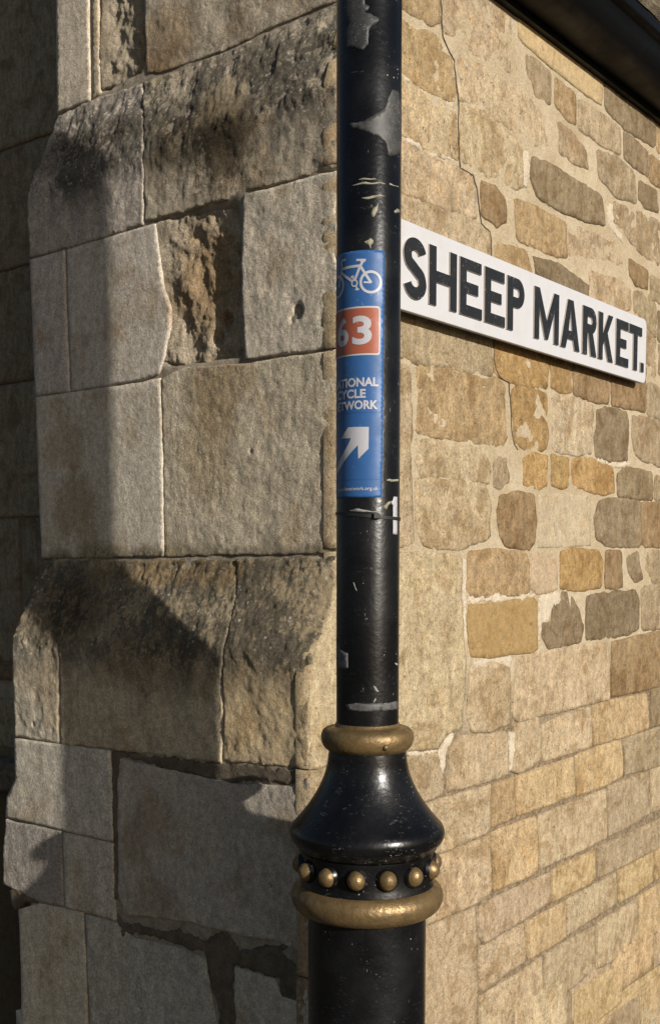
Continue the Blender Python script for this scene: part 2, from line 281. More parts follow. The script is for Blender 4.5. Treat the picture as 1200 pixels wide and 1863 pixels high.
# ------------------------------------------------------------------ object helpers
def lin(c):
    return tuple(((v / 255 + .055) / 1.055) ** 2.4 if v > 10 else v / 3294 for v in c)
def thing(name, label, cat, loc=(0, 0, 0), group=None):
    o = bpy.data.objects.new(name, None); COLL.objects.link(o); o.location = loc; o.empty_display_size = .1
    o['label'] = label; o['category'] = cat
    if group: o['group'] = group
    return o
def obj(name, verts, faces, mats, parent=None, color=None, smooth=True, kind=None, midx=None):
    v = np.asarray(verts, float)
    base = np.zeros(3)
    if parent is not None:
        q = parent
        while q is not None: base = base + np.array(q.location); q = q.parent
        v = v - base
    me = bpy.data.meshes.new(name); me.from_pydata(v.tolist(), [], faces)
    for m in (mats if isinstance(mats, (list, tuple)) else [mats]): me.materials.append(m)
    if midx is not None: me.polygons.foreach_set('material_index', midx)
    if smooth is True: me.polygons.foreach_set('use_smooth', [True] * len(me.polygons))
    elif smooth is not False: me.polygons.foreach_set('use_smooth', smooth)
    me.update()
    o = bpy.data.objects.new(name, me); COLL.objects.link(o); o.parent = parent
    if color is not None: o.color = (*color[:3], color[3] if len(color) > 3 else 1)
    if kind: o['kind'] = kind
    return o
def tag(o, label, cat, group=None):
    o['label'] = label; o['category'] = cat
    if group: o['group'] = group
    return o
def W(d, n, u, v, h):
    u = np.asarray(u); v = np.asarray(v); h = np.asarray(h) * np.ones_like(u, float)
    return C[None] + u[:, None] * d + h[:, None] * n + v[:, None] * UP

def inside(px, py, P):
    r = np.zeros(len(px), bool); n = len(P)
    for i in range(n):
        x0, y0 = P[i]; x1, y1 = P[(i + 1) % n]
        c = (y0 > py) != (y1 > py)
        with np.errstate(divide='ignore', invalid='ignore'):
            xi = (x1 - x0) * (py - y0) / (y1 - y0) + x0
        r ^= c & (px < xi)
    return r
def edge_dist(px, py, P):
    d = np.full(len(px), 9.0); n = len(P)
    for i in range(n):
        a = P[i]; e = P[(i + 1) % n] - a; L2 = e @ e + 1e-12
        t = np.clip(((px - a[0]) * e[0] + (py - a[1]) * e[1]) / L2, 0, 1)
        d = np.minimum(d, np.hypot(px - a[0] - t * e[0], py - a[1] - t * e[1]))
    return d
def outline(poly, step, jit, seed, chaikin=0, js=.03):
    P = np.array(poly, float)
    for _ in range(chaikin):
        Q = np.roll(P, -1, 0); P = np.stack([P * .92 + Q * .08, P * .08 + Q * .92], 1).reshape(-1, 2)
    out = []
    for i in range(len(P)):
        a = P[i]; b = P[(i + 1) % len(P)]; m = max(1, int(np.hypot(*(b - a)) / step))
        for k in range(m): out.append(a + (b - a) * k / m)
    P = np.array(out)
    if jit:
        P = P + jit * np.stack([fbm(P[:, 0], P[:, 1], js, seed), fbm(P[:, 0], P[:, 1], js, seed + 3)], 1)
    return P
def tri_patch(P, step, seed):
    """triangulate the outline P with interior points about step apart"""
    lo = P.min(0); hi = P.max(0)
    gx, gy = np.meshgrid(np.arange(lo[0], hi[0], step), np.arange(lo[1], hi[1], step * .87))
    gx = gx + (np.arange(gx.shape[0]) % 2)[:, None] * step * .5
    g = np.stack([gx.ravel(), gy.ravel()], 1)
    g = g + np.random.RandomState(int(seed * 13) % 9999).uniform(-.15, .15, g.shape) * step
    k = inside(g[:, 0], g[:, 1], P); g = g[k]
    if len(g): g = g[edge_dist(g[:, 0], g[:, 1], P) > step * .55]
    pts = [Vector((a, b)) for a, b in np.concatenate([P, g])]
    n = len(P)
    r = delaunay_2d_cdt(pts, [(i, (i + 1) % n) for i in range(n)], [list(range(n))], 1, 1e-6)
    return np.array([(v.x, v.y) for v in r[0]]), [tuple(f) for f in r[2]]
def slab(name, poly, d, n, hfun, mat, parent, color=None, step=.006, jit=.002, seed=0, chaikin=0, rnd=.004, deep=.04, bstep=None, js=.03, kind=None, chip=0):
    """a stone: relief front face, rounded arrises, sides going back into the wall"""
    P = outline(poly, bstep or step * 1.4, jit, seed, chaikin, js)
    if chip:
        e = P[:, 0] < .006; q = np.clip(fbm(P[:, 1], P[:, 1] * 0, .045, seed + 20, 3) - .06, 0, 1); P[e, 0] = np.maximum(P[e, 0], 0) + chip * q[e]
    uv, F = tri_patch(P, step, seed + 1)
    u, v = uv[:, 0], uv[:, 1]
    dist = edge_dist(u, v, P)
    rr = rnd * (1 + .7 * fbm(u, v, .05, seed + 9, 2))
    rr = np.maximum(rr, .0006)
    k = np.clip(1 - dist / rr, 0, 1)
    h = hfun(u, v) - rr * (1 - np.sqrt(np.maximum(0, 1 - k * k)))
    cnt = {}
    for f in F:
        for i in range(3):
            e = (f[i], f[(i + 1) % 3]); cnt[e] = 1
    bd = [e for e in cnt if (e[1], e[0]) not in cnt]
    V = W(d, n, u, v, h); faces = list(F); nv = len(V)
    bi = sorted({i for e in bd for i in e}); mp = {b: nv + j for j, b in enumerate(bi)}
    V = np.concatenate([V, W(d, n, u[bi], v[bi], h[bi] - deep)])
    # orientation: make front faces look along n
    f = F[len(F) // 2]
    a, b, c = V[f[0]], V[f[1]], V[f[2]]
    flip = np.dot(np.cross(b - a, c - a), n) < 0
    for e in bd: faces.append((e[1], e[0], mp[e[0]], mp[e[1]]))
    if flip: faces = [tuple(reversed(x)) for x in faces]
    return obj(name, V, faces, mat, parent, color, True, kind)

def lathe(prof, cx, cy, seg=96, closed=False):
    V = []; F = []
    for r, z in prof:
        for k in range(seg):
            a = 2 * math.pi * k / seg; V.append((cx + r * math.sin(a), cy - r * math.cos(a), z))
    m = len(prof)
    for i in range(m - 1 if not closed else m):
        for k in range(seg):
            a = i * seg + k; b = i * seg + (k + 1) % seg; j = (i + 1) % m
            F.append((a, j * seg + k, j * seg + (k + 1) % seg, b))
    return V, F
def smooth_prof(pts, n=6):
    """Catmull-Rom through profile points"""
    P = [pts[0]] + list(pts) + [pts[-1]]; out = []
    for i in range(1, len(P) - 2):
        p0, p1, p2, p3 = (np.array(P[j], float) for j in (i - 1, i, i + 1, i + 2))
        for k in range(n):
            t = k / n
            out.append(tuple(.5 * ((2 * p1) + (p2 - p0) * t + (2 * p0 - 5 * p1 + 4 * p2 - p3) * t * t + (3 * p1 - p0 - 3 * p2 + p3) * t ** 3)))
    out.append(tuple(pts[-1])); return out

# ------------------------------------------------------------------ materials
class M:
    def __init__(s, name):
        s.m = bpy.data.materials.new(name); s.m.use_nodes = True; s.t = s.m.node_tree; s.t.nodes.clear()
        s.out = s.n('ShaderNodeOutputMaterial'); s.b = s.n('ShaderNodeBsdfPrincipled')
        s.l(s.b.outputs[0], s.out.inputs[0])
    def n(s, ty, **kw):
        x = s.t.nodes.new(ty)
        for k, v in kw.items(): setattr(x, k, v)
        return x
    def l(s, a, b): s.t.links.new(a, b)
    def put(s, sock, v):
        if hasattr(v, 'node'): s.l(v, sock)
        else: sock.default_value = v
    def pos(s, scale=(1, 1, 1), rnd=True):
        g = s.n('ShaderNodeNewGeometry').outputs['Position']
        if rnd:
            oi = s.n('ShaderNodeObjectInfo'); a = s.n('ShaderNodeVectorMath', operation='MULTIPLY_ADD')
            s.l(oi.outputs['Random'], a.inputs[0]); a.inputs[1].default_value = (13, 17, 7); s.l(g, a.inputs[2]); sc = s.n('ShaderNodeVectorMath', operation='SCALE'); s.l(a.outputs[0], sc.inputs[0]); s.l(s.math('MULTIPLY_ADD', s.math('FRACT', s.math('MULTIPLY', oi.outputs['Random'], 7.3)), .8, .65), sc.inputs['Scale']); g = sc.outputs[0]
        mp = s.n('ShaderNodeMapping'); mp.inputs['Scale'].default_value = scale; s.l(g, mp.inputs[0]); return mp.outputs[0]
    def noise(s, vec, scale, detail=4, rough=.55, dist=0.):
        x = s.n('ShaderNodeTexNoise'); s.l(vec, x.inputs['Vector'])
        x.inputs['Scale'].default_value = scale; x.inputs['Detail'].default_value = detail; x.inputs['Roughness'].default_value = rough; x.inputs['Distortion'].default_value = dist
        return x.outputs[0]
    def voro(s, vec, scale, feature='F1'):
        x = s.n('ShaderNodeTexVoronoi', feature=feature); s.l(vec, x.inputs['Vector']); x.inputs['Scale'].default_value = scale; return x
    def rng(s, v, a, b, c=0., d=1., smooth=True):
        x = s.n('ShaderNodeMapRange'); x.interpolation_type = 'SMOOTHSTEP' if smooth else 'LINEAR'
        s.put(x.inputs[0], v)
        for i, q in enumerate((a, b, c, d)): s.put(x.inputs[i + 1], q)
        return x.outputs[0]
    def math(s, op, a, b=0., c=0.):
        x = s.n('ShaderNodeMath', operation=op); s.put(x.inputs[0], a); s.put(x.inputs[1], b); s.put(x.inputs[2], c); return x.outputs[0]
    def mix(s, f, a, b, mode='MIX'):
        x = s.n('ShaderNodeMix', data_type='RGBA', blend_type=mode); s.put(x.inputs[0], f)
        for sock, v in ((x.inputs[6], a), (x.inputs[7], b)):
            s.put(sock, (*v, 1) if isinstance(v, tuple) and len(v) == 3 else v)
        return x.outputs[2]
    def gray(s, v):
        x = s.n('ShaderNodeCombineColor'); [s.l(v, x.inputs[i]) for i in range(3)]; return x.outputs[0]
    def bump(s, h, dist, strength=1., prev=None):
        x = s.n('ShaderNodeBump'); x.inputs['Strength'].default_value = strength; x.inputs['Distance'].default_value = dist
        s.l(h, x.inputs['Height'])
        if prev is not None: s.l(prev, x.inputs['Normal'])
        return x.outputs[0]
    def done(s, col, rough=.9, normal=None, metal=0., spec=.3):
        s.put(s.b.inputs['Base Color'], (*col, 1) if isinstance(col, tuple) and len(col) == 3 else col)
        s.put(s.b.inputs['Roughness'], rough); s.put(s.b.inputs['Metallic'], metal); s.b.inputs['Specular IOR Level'].default_value = spec
        if normal is not None: s.l(normal, s.b.inputs['Normal'])
        return s.m

def stone_material(name, blotch=.5, fine=.6, bumpd=.0016, tint=(.62, .52, .40), streak=.3):
    m = M(name); p = m.pos(); oc = m.n('ShaderNodeObjectInfo').outputs['Color']
    n1 = m.noise(p, 13, 6, .65, .9); n2 = m.noise(p, 62, 5, .7, .4); n3 = m.noise(p, 300, 4, .8); n4 = m.noise(m.pos((70, 70, 14)), 1, 4, .65, .8)
    c = m.mix(m.math('MULTIPLY', m.rng(n1, .46, .66), blotch), oc, m.mix(1., oc, tint, 'MULTIPLY'))
    c = m.mix(m.math('MULTIPLY', m.rng(n1, .50, .30), blotch * .7), c, m.mix(1., c, (1.14, 1.15, 1.20), 'MULTIPLY'))
    c = m.mix(1., c, m.gray(m.rng(n4, .3, .7, 1 - streak * .5, 1 + streak * .4)), 'MULTIPLY')
    c = m.mix(1., c, m.gray(m.rng(n2, .3, .7, 1 - fine * .32, 1 + fine * .24)), 'MULTIPLY')
    c = m.mix(1., c, m.gray(m.rng(n3, .22, .78, 1 - fine * .62, 1 + fine * .52)), 'MULTIPLY')
    n5 = m.noise(m.pos((1, 1, .7)), 30, 6, .75, 1.5)          # ochre veins
    c = m.mix(m.math('MULTIPLY', m.rng(n5, .54, .66), .5), c, m.mix(1., c, (.98, .78, .52), 'MULTIPLY'))
    n8 = m.noise(p, 22, 6, .7, .6)                              # grey soot
    c = m.mix(m.math('MULTIPLY', m.rng(n8, .58, .72), blotch * .4), c, m.mix(1., c, (.68, .66, .63), 'MULTIPLY'))
    n6 = m.noise(p, 140, 3, .6, .8)                             # small dark pits
    c = m.mix(m.math('MULTIPLY', m.rng(n6, .64, .72), .65), c, m.mix(1., c, (.34, .29, .25), 'MULTIPLY'))
    al = m.n('ShaderNodeObjectInfo').outputs['Alpha']; nb = m.bump(n2, bumpd * 1.5); m.l(al, nb.node.inputs['Strength']); nb = m.bump(n3, bumpd * 1.1, 1., nb); m.l(al, nb.node.inputs['Strength']); nb = m.bump(m.rng(n6, .74, .6), bumpd * .9, .9, nb)
    return m.done(c, .92, nb, spec=.2)
MAT_RUBBLE = stone_material('rubble_stone', .8, .8, .0016, (.66, .58, .47), .26)
MAT_ASHLAR = stone_material('sawn_stone', .35, .55, .0008, (.84, .77, .67), .12)

def mortar_material():
    m = M('lime_mortar'); p = m.pos(rnd=False)
    n1 = m.noise(p, 8, 6, .65, .5); n2 = m.noise(p, 80, 5, .7); n3 = m.noise(p, 320, 4, .8)
    z = m.n('ShaderNodeSeparateXYZ'); m.l(m.n('ShaderNodeNewGeometry').outputs['Position'], z.inputs[0])
    c = m.mix(m.rng(n1, .35, .65), (.37, .295, .19), (.44, .365, .255))
    c = m.mix(m.math('MULTIPLY', m.rng(n2, .50, .70), .55), c, (.25, .195, .13))
    old = m.rng(m.math('MULTIPLY_ADD', n1, .3, z.outputs[2]), 1.62, 1.44)      # older brown bedding in the lower courses
    c = m.mix(old, c, m.mix(m.rng(n2, .35, .65), (.13, .095, .06), (.26, .20, .13)))
    c = m.mix(1., c, m.gray(m.rng(n3, .22, .78, .62, 1.34)), 'MULTIPLY')
    return m.done(c, .95, m.bump(n3, .0016, 1., m.bump(n2, .003)), spec=.1)
MAT_MORTAR = mortar_material()

def buttress_material():
    m = M('weathered_buttress_stone'); p = m.pos(); q = m.pos(rnd=False); oi = m.n('ShaderNodeObjectInfo'); oc = oi.outputs['Color']
    z = m.n('ShaderNodeSeparateXYZ'); m.l(m.n('ShaderNodeNewGeometry').outputs['Position'], z.inputs[0]); z = z.outputs[2]
    n1 = m.noise(p, 7, 5, .6, .5); n2 = m.noise(p, 70, 5, .65); n3 = m.noise(p, 300, 4, .8); n4 = m.noise(m.pos((40, 40, 9)), 1, 4, .65, .8)
    c = m.mix(m.math('MULTIPLY', m.rng(n1, .5, .68), .65), oc, m.mix(1., oc, (.70, .60, .47), 'MULTIPLY'))
    c = m.mix(1., c, m.gray(m.rng(n4, .3, .7, .88, 1.08)), 'MULTIPLY')
    c = m.mix(1., c, m.gray(m.rng(n2, .3, .7, .8, 1.16)), 'MULTIPLY')
    c = m.mix(1., c, m.gray(m.rng(n3, .22, .78, .55, 1.5)), 'MULTIPLY')
    n6 = m.noise(p, 130, 3, .6, .8)
    c = m.mix(m.math('MULTIPLY', m.rng(n6, .65, .73), .6), c, m.mix(1., c, (.4, .34, .28), 'MULTIPLY'))
    # ochre ground on the lower weathering, black crust and grey-white lichen on both weatherings
    nb1 = m.noise(q, 6, 6, .62, .8); nb2 = m.noise(m.pos((1, 1, .8), False), 48, 6, .78, .8); nb3 = m.noise(q, 160, 4, .7)
    wob = m.math('MULTIPLY_ADD', nb1, .16, -.08)
    zz = m.math('ADD', z, wob)
    low = m.math('MULTIPLY', m.rng(zz, 1.47, 1.52), m.rng(zz, 1.70, 1.66))
    low_b = m.math('MULTIPLY', m.rng(zz, 1.40, 1.52), m.rng(zz, 1.70, 1.66))
    up_b = m.math('MULTIPLY', m.rng(zz, 2.33, 2.44), m.rng(zz, 2.63, 2.54))
    c = m.mix(m.math('MULTIPLY', low, .85), c, m.mix(m.rng(nb2, .35, .65), (.25, .195, .115), (.38, .31, .21)))
    band = m.math('MAXIMUM', low_b, up_b)
    crust = m.math('ADD', m.math('MULTIPLY', nb1, .55), m.math('ADD', m.math('MULTIPLY', nb2, .55), m.math('MULTIPLY', nb3, .35)))
    cm = m.math('MULTIPLY', m.rng(crust, .645, .75), band)
    c = m.mix(m.math('MULTIPLY', cm, .86), c, m.mix(m.rng(nb3, .4, .7), (.030, .026, .020), (.13, .115, .09)))
    vo = m.voro(q, 70); spot = m.rng(m.math('ADD', vo.outputs[0], m.math('MULTIPLY', nb3, .25)), .36, .28)
    keep = m.rng(m.noise(q, 16, 3, .6), .45, .58)
    li = m.math('MULTIPLY', m.math('MULTIPLY', spot, keep), m.math('MAXIMUM', up_b, low_b))
    c = m.mix(m.math('MULTIPLY', li, .8), c, (.40, .39, .34))
    # soot stains with their own ragged shapes
    n7 = m.noise(m.pos((1.4, 1.4, .7), False), 3.2, 6, .65, .6)
    c = m.mix(m.math('MULTIPLY', m.rng(n7, .58, .70), .5), c, m.mix(1., c, (.46, .41, .35), 'MULTIPLY'))
    tt = m.n('ShaderNodeVectorMath', operation='DOT_PRODUCT'); m.l(m.n('ShaderNodeNewGeometry').outputs['Position'], tt.inputs[0]); tt.inputs[1].default_value = tuple(dL)
    tt = m.math('SUBTRACT', tt.outputs['Value'], float(C @ dL))
    for a, b, ra, rb, cl, am in STAINS:
        dx = m.math('DIVIDE', m.math('SUBTRACT', tt, a / 1000), ra / 1000); dz = m.math('DIVIDE', m.math('SUBTRACT', z, b / 1000), rb / 1000)
        d = m.math('ADD', m.math('SQRT', m.math('ADD', m.math('MULTIPLY', dx, dx), m.math('MULTIPLY', dz, dz))), m.math('MULTIPLY_ADD', m.math('ADD', nb1, m.math('MULTIPLY_ADD', nb3, .5, nb2)), 1.9, -2.35))
        c = m.mix(m.math('MULTIPLY', m.rng(d, 1.15, .55), am), c, m.mix(1., c, cl, 'MULTIPLY') if max(cl) <= 1 else m.mix(.6, c, m.mix(1., oc, cl, 'MULTIPLY')))
    nb = m.bump(n2, .0016); nb = m.bump(nb3, .0026, 1., nb); m.l(oi.outputs['Alpha'], nb.node.inputs['Strength']); nb = m.bump(n3, .0026, 1., nb); m.l(oi.outputs['Alpha'], nb.node.inputs['Strength'])
    return m.done(c, .93, nb, spec=.15)
MAT_BUTTRESS = buttress_material()

def plain_noise(name, c0, c1, scale=30, rough=.9, bumpd=.002, spec=.2):
    m = M(name); p = m.pos(rnd=False); n = m.noise(p, scale, 6, .65, .4); f = m.noise(p, 320, 3, .7)
    c = m.mix(m.rng(n, .3, .7), c0, c1); c = m.mix(1., c, m.gray(m.rng(f, .25, .75, .7, 1.28)), 'MULTIPLY')
    return m.done(c, rough, m.bump(f, bumpd * .5, 1., m.bump(n, bumpd)), spec=spec)
MAT_JOINT = plain_noise('old_joint_mortar', (.20, .165, .12), (.33, .28, .21), 40)
MAT_REPAIR = plain_noise('brown_repair_mortar', (.10, .080, .057), (.165, .132, .095), 30, .95, .004, .1)
MAT_LIME = plain_noise('fresh_lime_pointing', (.37, .31, .23), (.44, .38, .29), 40, .95, .002, .1)
MAT_CRACK = plain_noise('crack_shade', (.07, .054, .04), (.15, .12, .085), 60)  # dark ribbon colour, standing in for the shade inside the cracks
MAT_PAVE = plain_noise('pavement', (.06, .054, .047), (.10, .09, .078), 4)
MAT_DARK = plain_noise('shade_dark', (.02, .018, .015), (.04, .035, .03), 12)  # near-black standing for shade on the recess back; also used on roof boarding

def black_paint(name, wear_amt=1.):
    m = M(name); p = m.pos(rnd=False)
    n1 = m.noise(p, 140, 3, .5); n2 = m.noise(p, 12, 5, .6); sp = m.voro(p, 130); n3 = m.noise(p, 30, 4, .7, .5); n4 = m.noise(m.pos((1, 1, .3), False), 420, 2, .5); n5 = m.noise(m.pos((.35, .35, 1.2), False), 240, 4, .8)
    c = m.mix(m.rng(n2, .4, .7), (.0025, .0025, .003), (.006, .006, .0065))
    chips = m.math('MULTIPLY', m.rng(sp.outputs[0], .13, .08), m.rng(n3, .57, .65))
    scr = m.math('MULTIPLY', m.rng(n4, .69, .75), m.rng(n3, .52, .62))
    dust = m.math('MULTIPLY', m.rng(n5, .56, .72), m.rng(n3, .46, .60))
    wear = m.math('MAXIMUM', chips, m.math('MAXIMUM', m.math('MULTIPLY', scr, .5), m.math('MULTIPLY', dust, .22 * wear_amt)))
    c = m.mix(wear, c, (.36, .35, .33))
    r = m.rng(n2, .3, .7, .24, .36)
    return m.done(c, m.math('ADD', r, m.math('MULTIPLY', wear, .3)), m.bump(n1, .0008, .5), spec=.32)
MAT_BLACK = black_paint('black_gloss_paint', .35)
MAT_SCUFFED = black_paint('scuffed_black_paint', 1.3)
def gold_paint():
    m = M('worn_gold_paint'); p = m.pos(rnd=False)
    n1 = m.noise(p, 60, 5, .7); n2 = m.noise(p, 260, 3, .6); n3 = m.noise(p, 22, 5, .6)
    c = m.mix(m.rng(n1, .35, .68), (.21, .140, .060), (.12, .080, .037)); c = m.mix(m.math('MULTIPLY', m.rng(n3, .56, .7), .6), c, (.09, .062, .032))
    return m.done(c, m.rng(n1, .3, .7, .34, .55), m.bump(n2, .0008, .7, m.bump(n1, .0016, .7, m.bump(n3, .003, .6))), metal=.55, spec=.5)
MAT_GOLD = gold_paint()
def enamel(name, col, rough=.4, speck=0., speck_col=(.5, .5, .48), dirt=.15, spec=.35):
    m = M(name); p = m.pos(rnd=False); n = m.noise(p, 18, 5, .65); f = m.noise(p, 240, 4, .75); c = m.mix(m.math('MULTIPLY', m.rng(n, .4, .75), dirt), col, m.mix(1., (*col, 1), (.7, .64, .55), 'MULTIPLY'))
    if speck:
        k = m.math('MULTIPLY', m.rng(f, .66 - speck * .1, .70 - speck * .1), m.rng(m.noise(p, 30, 3, .6), .45, .62)); c = m.mix(m.math('MULTIPLY', k, .75), c, speck_col)
    return m.done(c, m.rng(n, .3, .7, rough * .85, rough * 1.3), m.bump(f, .0002, .5), spec=spec)
MAT_SIGN = enamel('white_enamel', (.42, .42, .435), .42, dirt=.25)
MAT_LETTER = enamel('black_letter_paint', (.010, .011, .013), .45, .35, (.42, .41, .39))
MAT_LETTER_SIDE = enamel('letter_side_paint', (.50, .44, .38), .5)
MAT_BLUE = enamel('blue_vinyl', (.024, .085, .235), .40, .25, (.35, .42, .55), .35)
MAT_WHITE_VINYL = enamel('white_vinyl', (.37, .37, .40), .42, dirt=.3)
MAT_RED = enamel('red_vinyl', (.27, .075, .042), .42, .12, (.6, .4, .3), .3)
MAT_SEAM = enamel('blue_seam', (.018, .07, .22), .5)
MAT_PLASTIC = enamel('black_plastic', (.010, .010, .010), .45)
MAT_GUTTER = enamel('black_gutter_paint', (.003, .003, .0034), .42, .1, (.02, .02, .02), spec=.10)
MAT_BATTEN = enamel('rusty_bracket', (.06, .04, .03), .8)
def tinted(name, rough=.55):
    m = M(name); p = m.pos(rnd=False); oc = m.n('ShaderNodeObjectInfo').outputs['Color']; n = m.noise(p, 90, 5, .7); f = m.noise(p, 500, 2, .6)
    c = m.mix(1., oc, m.gray(m.rng(n, .3, .7, .55, 1.3)), 'MULTIPLY'); c = m.mix(m.rng(f, .66, .74), c, (.35, .35, .34))
    return m.done(c, rough, m.bump(n, .0003, .5), spec=.4)
MAT_MARK = tinted('post_marks')
MAT_BACK = stone_material('recessed_ashlar', .7, .75, .0014, (.62, .52, .42), .35)  # blotchier ashlar for the recessed wall
MAT_SLATE = stone_material('stone_slate', .6, .7, .002, (.6, .55, .5), .2)

# ------------------------------------------------------------------ ground
g = 60.0
ground = obj('ground', [(-g, -g, 0), (g, -g, 0), (g, g, 0), (-g, g, 0)], [(0, 1, 2, 3)], MAT_PAVE, smooth=False, kind='structure')

mmp = lambda pl: [(a / 1000, b / 1000) for a, b in pl]
ALB_R, ALB_L, ALB_B = .565, 1.92, 2.4        # seen colour -> reflectance on each wall
PAL = dict(P=(198,178,145),G=(172,138,82),H=(190,152,92),B=(150,122,84),D=(142,124,96),R=(170,151,121),C=(205,185,150),Y=(204,178,133),K=(190,169,139),T=(182,155,113),W=(203,187,158),E=(120,103,78))

# ------------------------------------------------------------------ street wall (right)
wall = thing('stone_wall', 'honey-coloured coursed rubble street wall behind the white street sign', 'wall', tuple(C))
def mortar_h(u, v):
    return -.0003 - .0040 * np.clip((1.42 - v) / .12, 0, 1) + .0011 * fbm(u, v, .05, 2.2, 3)
WEND = 3.1
def wall_edge(z0, z1, m=40): return [(float(-off_c(z)) + .012, float(z)) for z in np.linspace(z0, z1, m)]
mo = slab('mortar_bed', [(WEND, .02), (WEND, 2.9)] + wall_edge(2.9, .02), dR, nR, mortar_h, MAT_MORTAR, wall, step=.013, jit=0, rnd=.002, deep=.2, seed=5)
def grow(pl, d):
    P = np.array(pl); A = P - np.roll(P, 1, 0); B = np.roll(P, -1, 0) - P
    sgn = np.sign(np.sum(P[:, 0] * np.roll(P[:, 1], -1) - np.roll(P[:, 0], -1) * P[:, 1]))
    nn = lambda e: np.stack([e[:, 1], -e[:, 0]], 1) / (np.linalg.norm(e, axis=1)[:, None] + 1e-9) * sgn
    N = nn(A) + nn(B); N /= np.linalg.norm(N, axis=1)[:, None] + 1e-9
    at_corner = (np.abs(P[:, 0] + off_c(P[:, 1])) < .003) | (P[:, 0] == 0)
    Q = P + N * d; Q[at_corner, 0] = P[at_corner, 0]; return [tuple(q) for q in Q]
def add_right(i, col, st, poly, visible=True):
    rs = np.random.RandomState(i + 11)
    c = np.array(lin(PAL[col])) * ALB_R * rs.uniform(.95, 1.05) * (1 + rs.uniform(-.02, .02, 3)) * .80 + np.array([.33, .27, .185]) * .20
    c = c * (1.02, 1.0, .985)
    lift = dict(r=.0006, w=.0005, s=.0006)[st] + rs.uniform(-.0006, .0012) + (.0010 if col in 'DEB' else 0)
    amp = dict(r=.0009, w=.0006, s=.0003)[st]
    def hf(u, v): return lift + amp * fbm(u, v, .045, i * 1.7, 3) + (amp * .6 * fbm(u, v, .014, i * 2.3, 2) if st == 'r' else 0)
    slab('stone', poly, dR, nR, hf, MAT_ASHLAR if st == 's' else MAT_RUBBLE, wall, (*c, rs.uniform(.35, 1.)), step=(.0075 if visible else .03),
         jit=dict(r=.0032, w=.0016, s=.0012)[st], seed=i * .37 + 1, chaikin=dict(r=1, w=0, s=0)[st], rnd=dict(r=.0011, w=.0008, s=.0008)[st], deep=.03, js=.022)
for i, (col, st, pl) in enumerate(RIGHT_STONES): add_right(i, col, st, grow(mmp(pl), .0068 if st == 'r' else .0018))
# courses beyond the right edge, below and above the measured field
k = 500; z = .03
rs = np.random.RandomState(4)
while z < 2.72:
    hgt = rs.uniform(.11, .19); z1 = min(z + hgt, 2.74); u = 1.505 + rs.uniform(0, .004)
    while u < WEND - .1:
        u1 = min(u + rs.uniform(.16, .36), WEND)
        add_right(k, 'PTYCRPDG'[rs.randint(8)], 'r' if z > 1.3 else 'w', [(u, z), (u1 - .008, z), (u1 - .008, z1 - .008), (u, z1 - .008)], False); k += 1; u = u1
    z = z1
z = .03
while z < .70:
    z1 = z + .135; u = -.068
    while u < 1.49:
        u1 = min(u + rs.uniform(.2, .38), 1.497)
        add_right(k, 'PPYCP'[rs.randint(5)], 'w', [(u, z), (u1 - .006, z), (u1 - .006, z1 - .006), (u, z1 - .006)], False); k += 1; u = u1
    z = z1
for i, pl in enumerate(LIME_POINTING):
    slab('lime_pointing', mmp(pl), dR, nR, lambda u, v: .0016 + .0016 * fbm(u, v, .022, 7 + i, 3), MAT_LIME, wall, step=.005, jit=.0070, seed=60 + i, rnd=.0022, deep=.012, js=.014, bstep=.004, chaikin=1)
def ribbon(name, pts, wd, h0, mat, parent):
    P = outline(mmp(pts), .008, .0, 1)[:-1]
    P = P[:int(len(P))]
    # open path: rebuild without the closing edge
    Q = np.array(mmp(pts)); out = []
    for a, b in zip(Q[:-1], Q[1:]):
        m = max(1, int(np.hypot(*(b - a)) / .007))
        for j in range(m): out.append(a + (b - a) * j / m)
    out.append(Q[-1]); P = np.array(out)
    P = P + .0032 * np.stack([fbm(P[:, 0], P[:, 1], .02, 4), fbm(P[:, 0], P[:, 1], .02, 8)], 1)
    T = np.gradient(P, axis=0); T /= np.linalg.norm(T, axis=1)[:, None]; Nn = np.stack([-T[:, 1], T[:, 0]], 1)
    w = wd * (1 + 1.6 * fbm(P[:, 0], P[:, 1], .035, 5, 3)).clip(.25, 3.2)
    A = P + Nn * w[:, None]; B = P - Nn * w[:, None]
    V = np.concatenate([W(dR, nR, A[:, 0], A[:, 1], h0), W(dR, nR, B[:, 0], B[:, 1], h0), W(dR, nR, P[:, 0], P[:, 1], h0 - .006)])
    n = len(P); F = []
    for j in range(n - 1):
        F += [(j, j + 1, n + j + 1, n + j), (n + j, n + j + 1, 2 * n + j + 1, 2 * n + j), (j + 1, j, 2 * n + j, 2 * n + j + 1)]
    return obj(name, V, F, mat, parent)
for cr, wd in zip(CRACKS, (.0004, .00018)): ribbon('crack', cr, wd, .0026, MAT_CRACK, wall)

# ------------------------------------------------------------------ buttress (left)
TEND = .80
but = thing('buttress', 'grey weathered stone buttress with sloping lichen-crusted ledges left of the post', 'buttress', tuple(C))
DECAY = [np.array(mmp(pl)) for c, kd, dh, pl in BUTTRESS_STONES if kd == 'd'] 
def decayed(u, v):
    h = np.zeros(len(u))
    for P in DECAY: h = np.maximum(h, np.where(inside(u, v, P) , 1., 0.) * np.clip(edge_dist(u, v, P) / .01, 0, 1))
    return h
slab('joint_bed', [(.012, .02), (TEND - .03, .02), (TEND - .03, 4.0), (.012, 4.0)], dL, nL, lambda u, v: face(u, v) - .0038 - .03 * decayed(u, v) + .0012 * fbm(u, v, .03, 3, 2), MAT_JOINT, but, step=.014, jit=0, rnd=.002, deep=.3, seed=9)
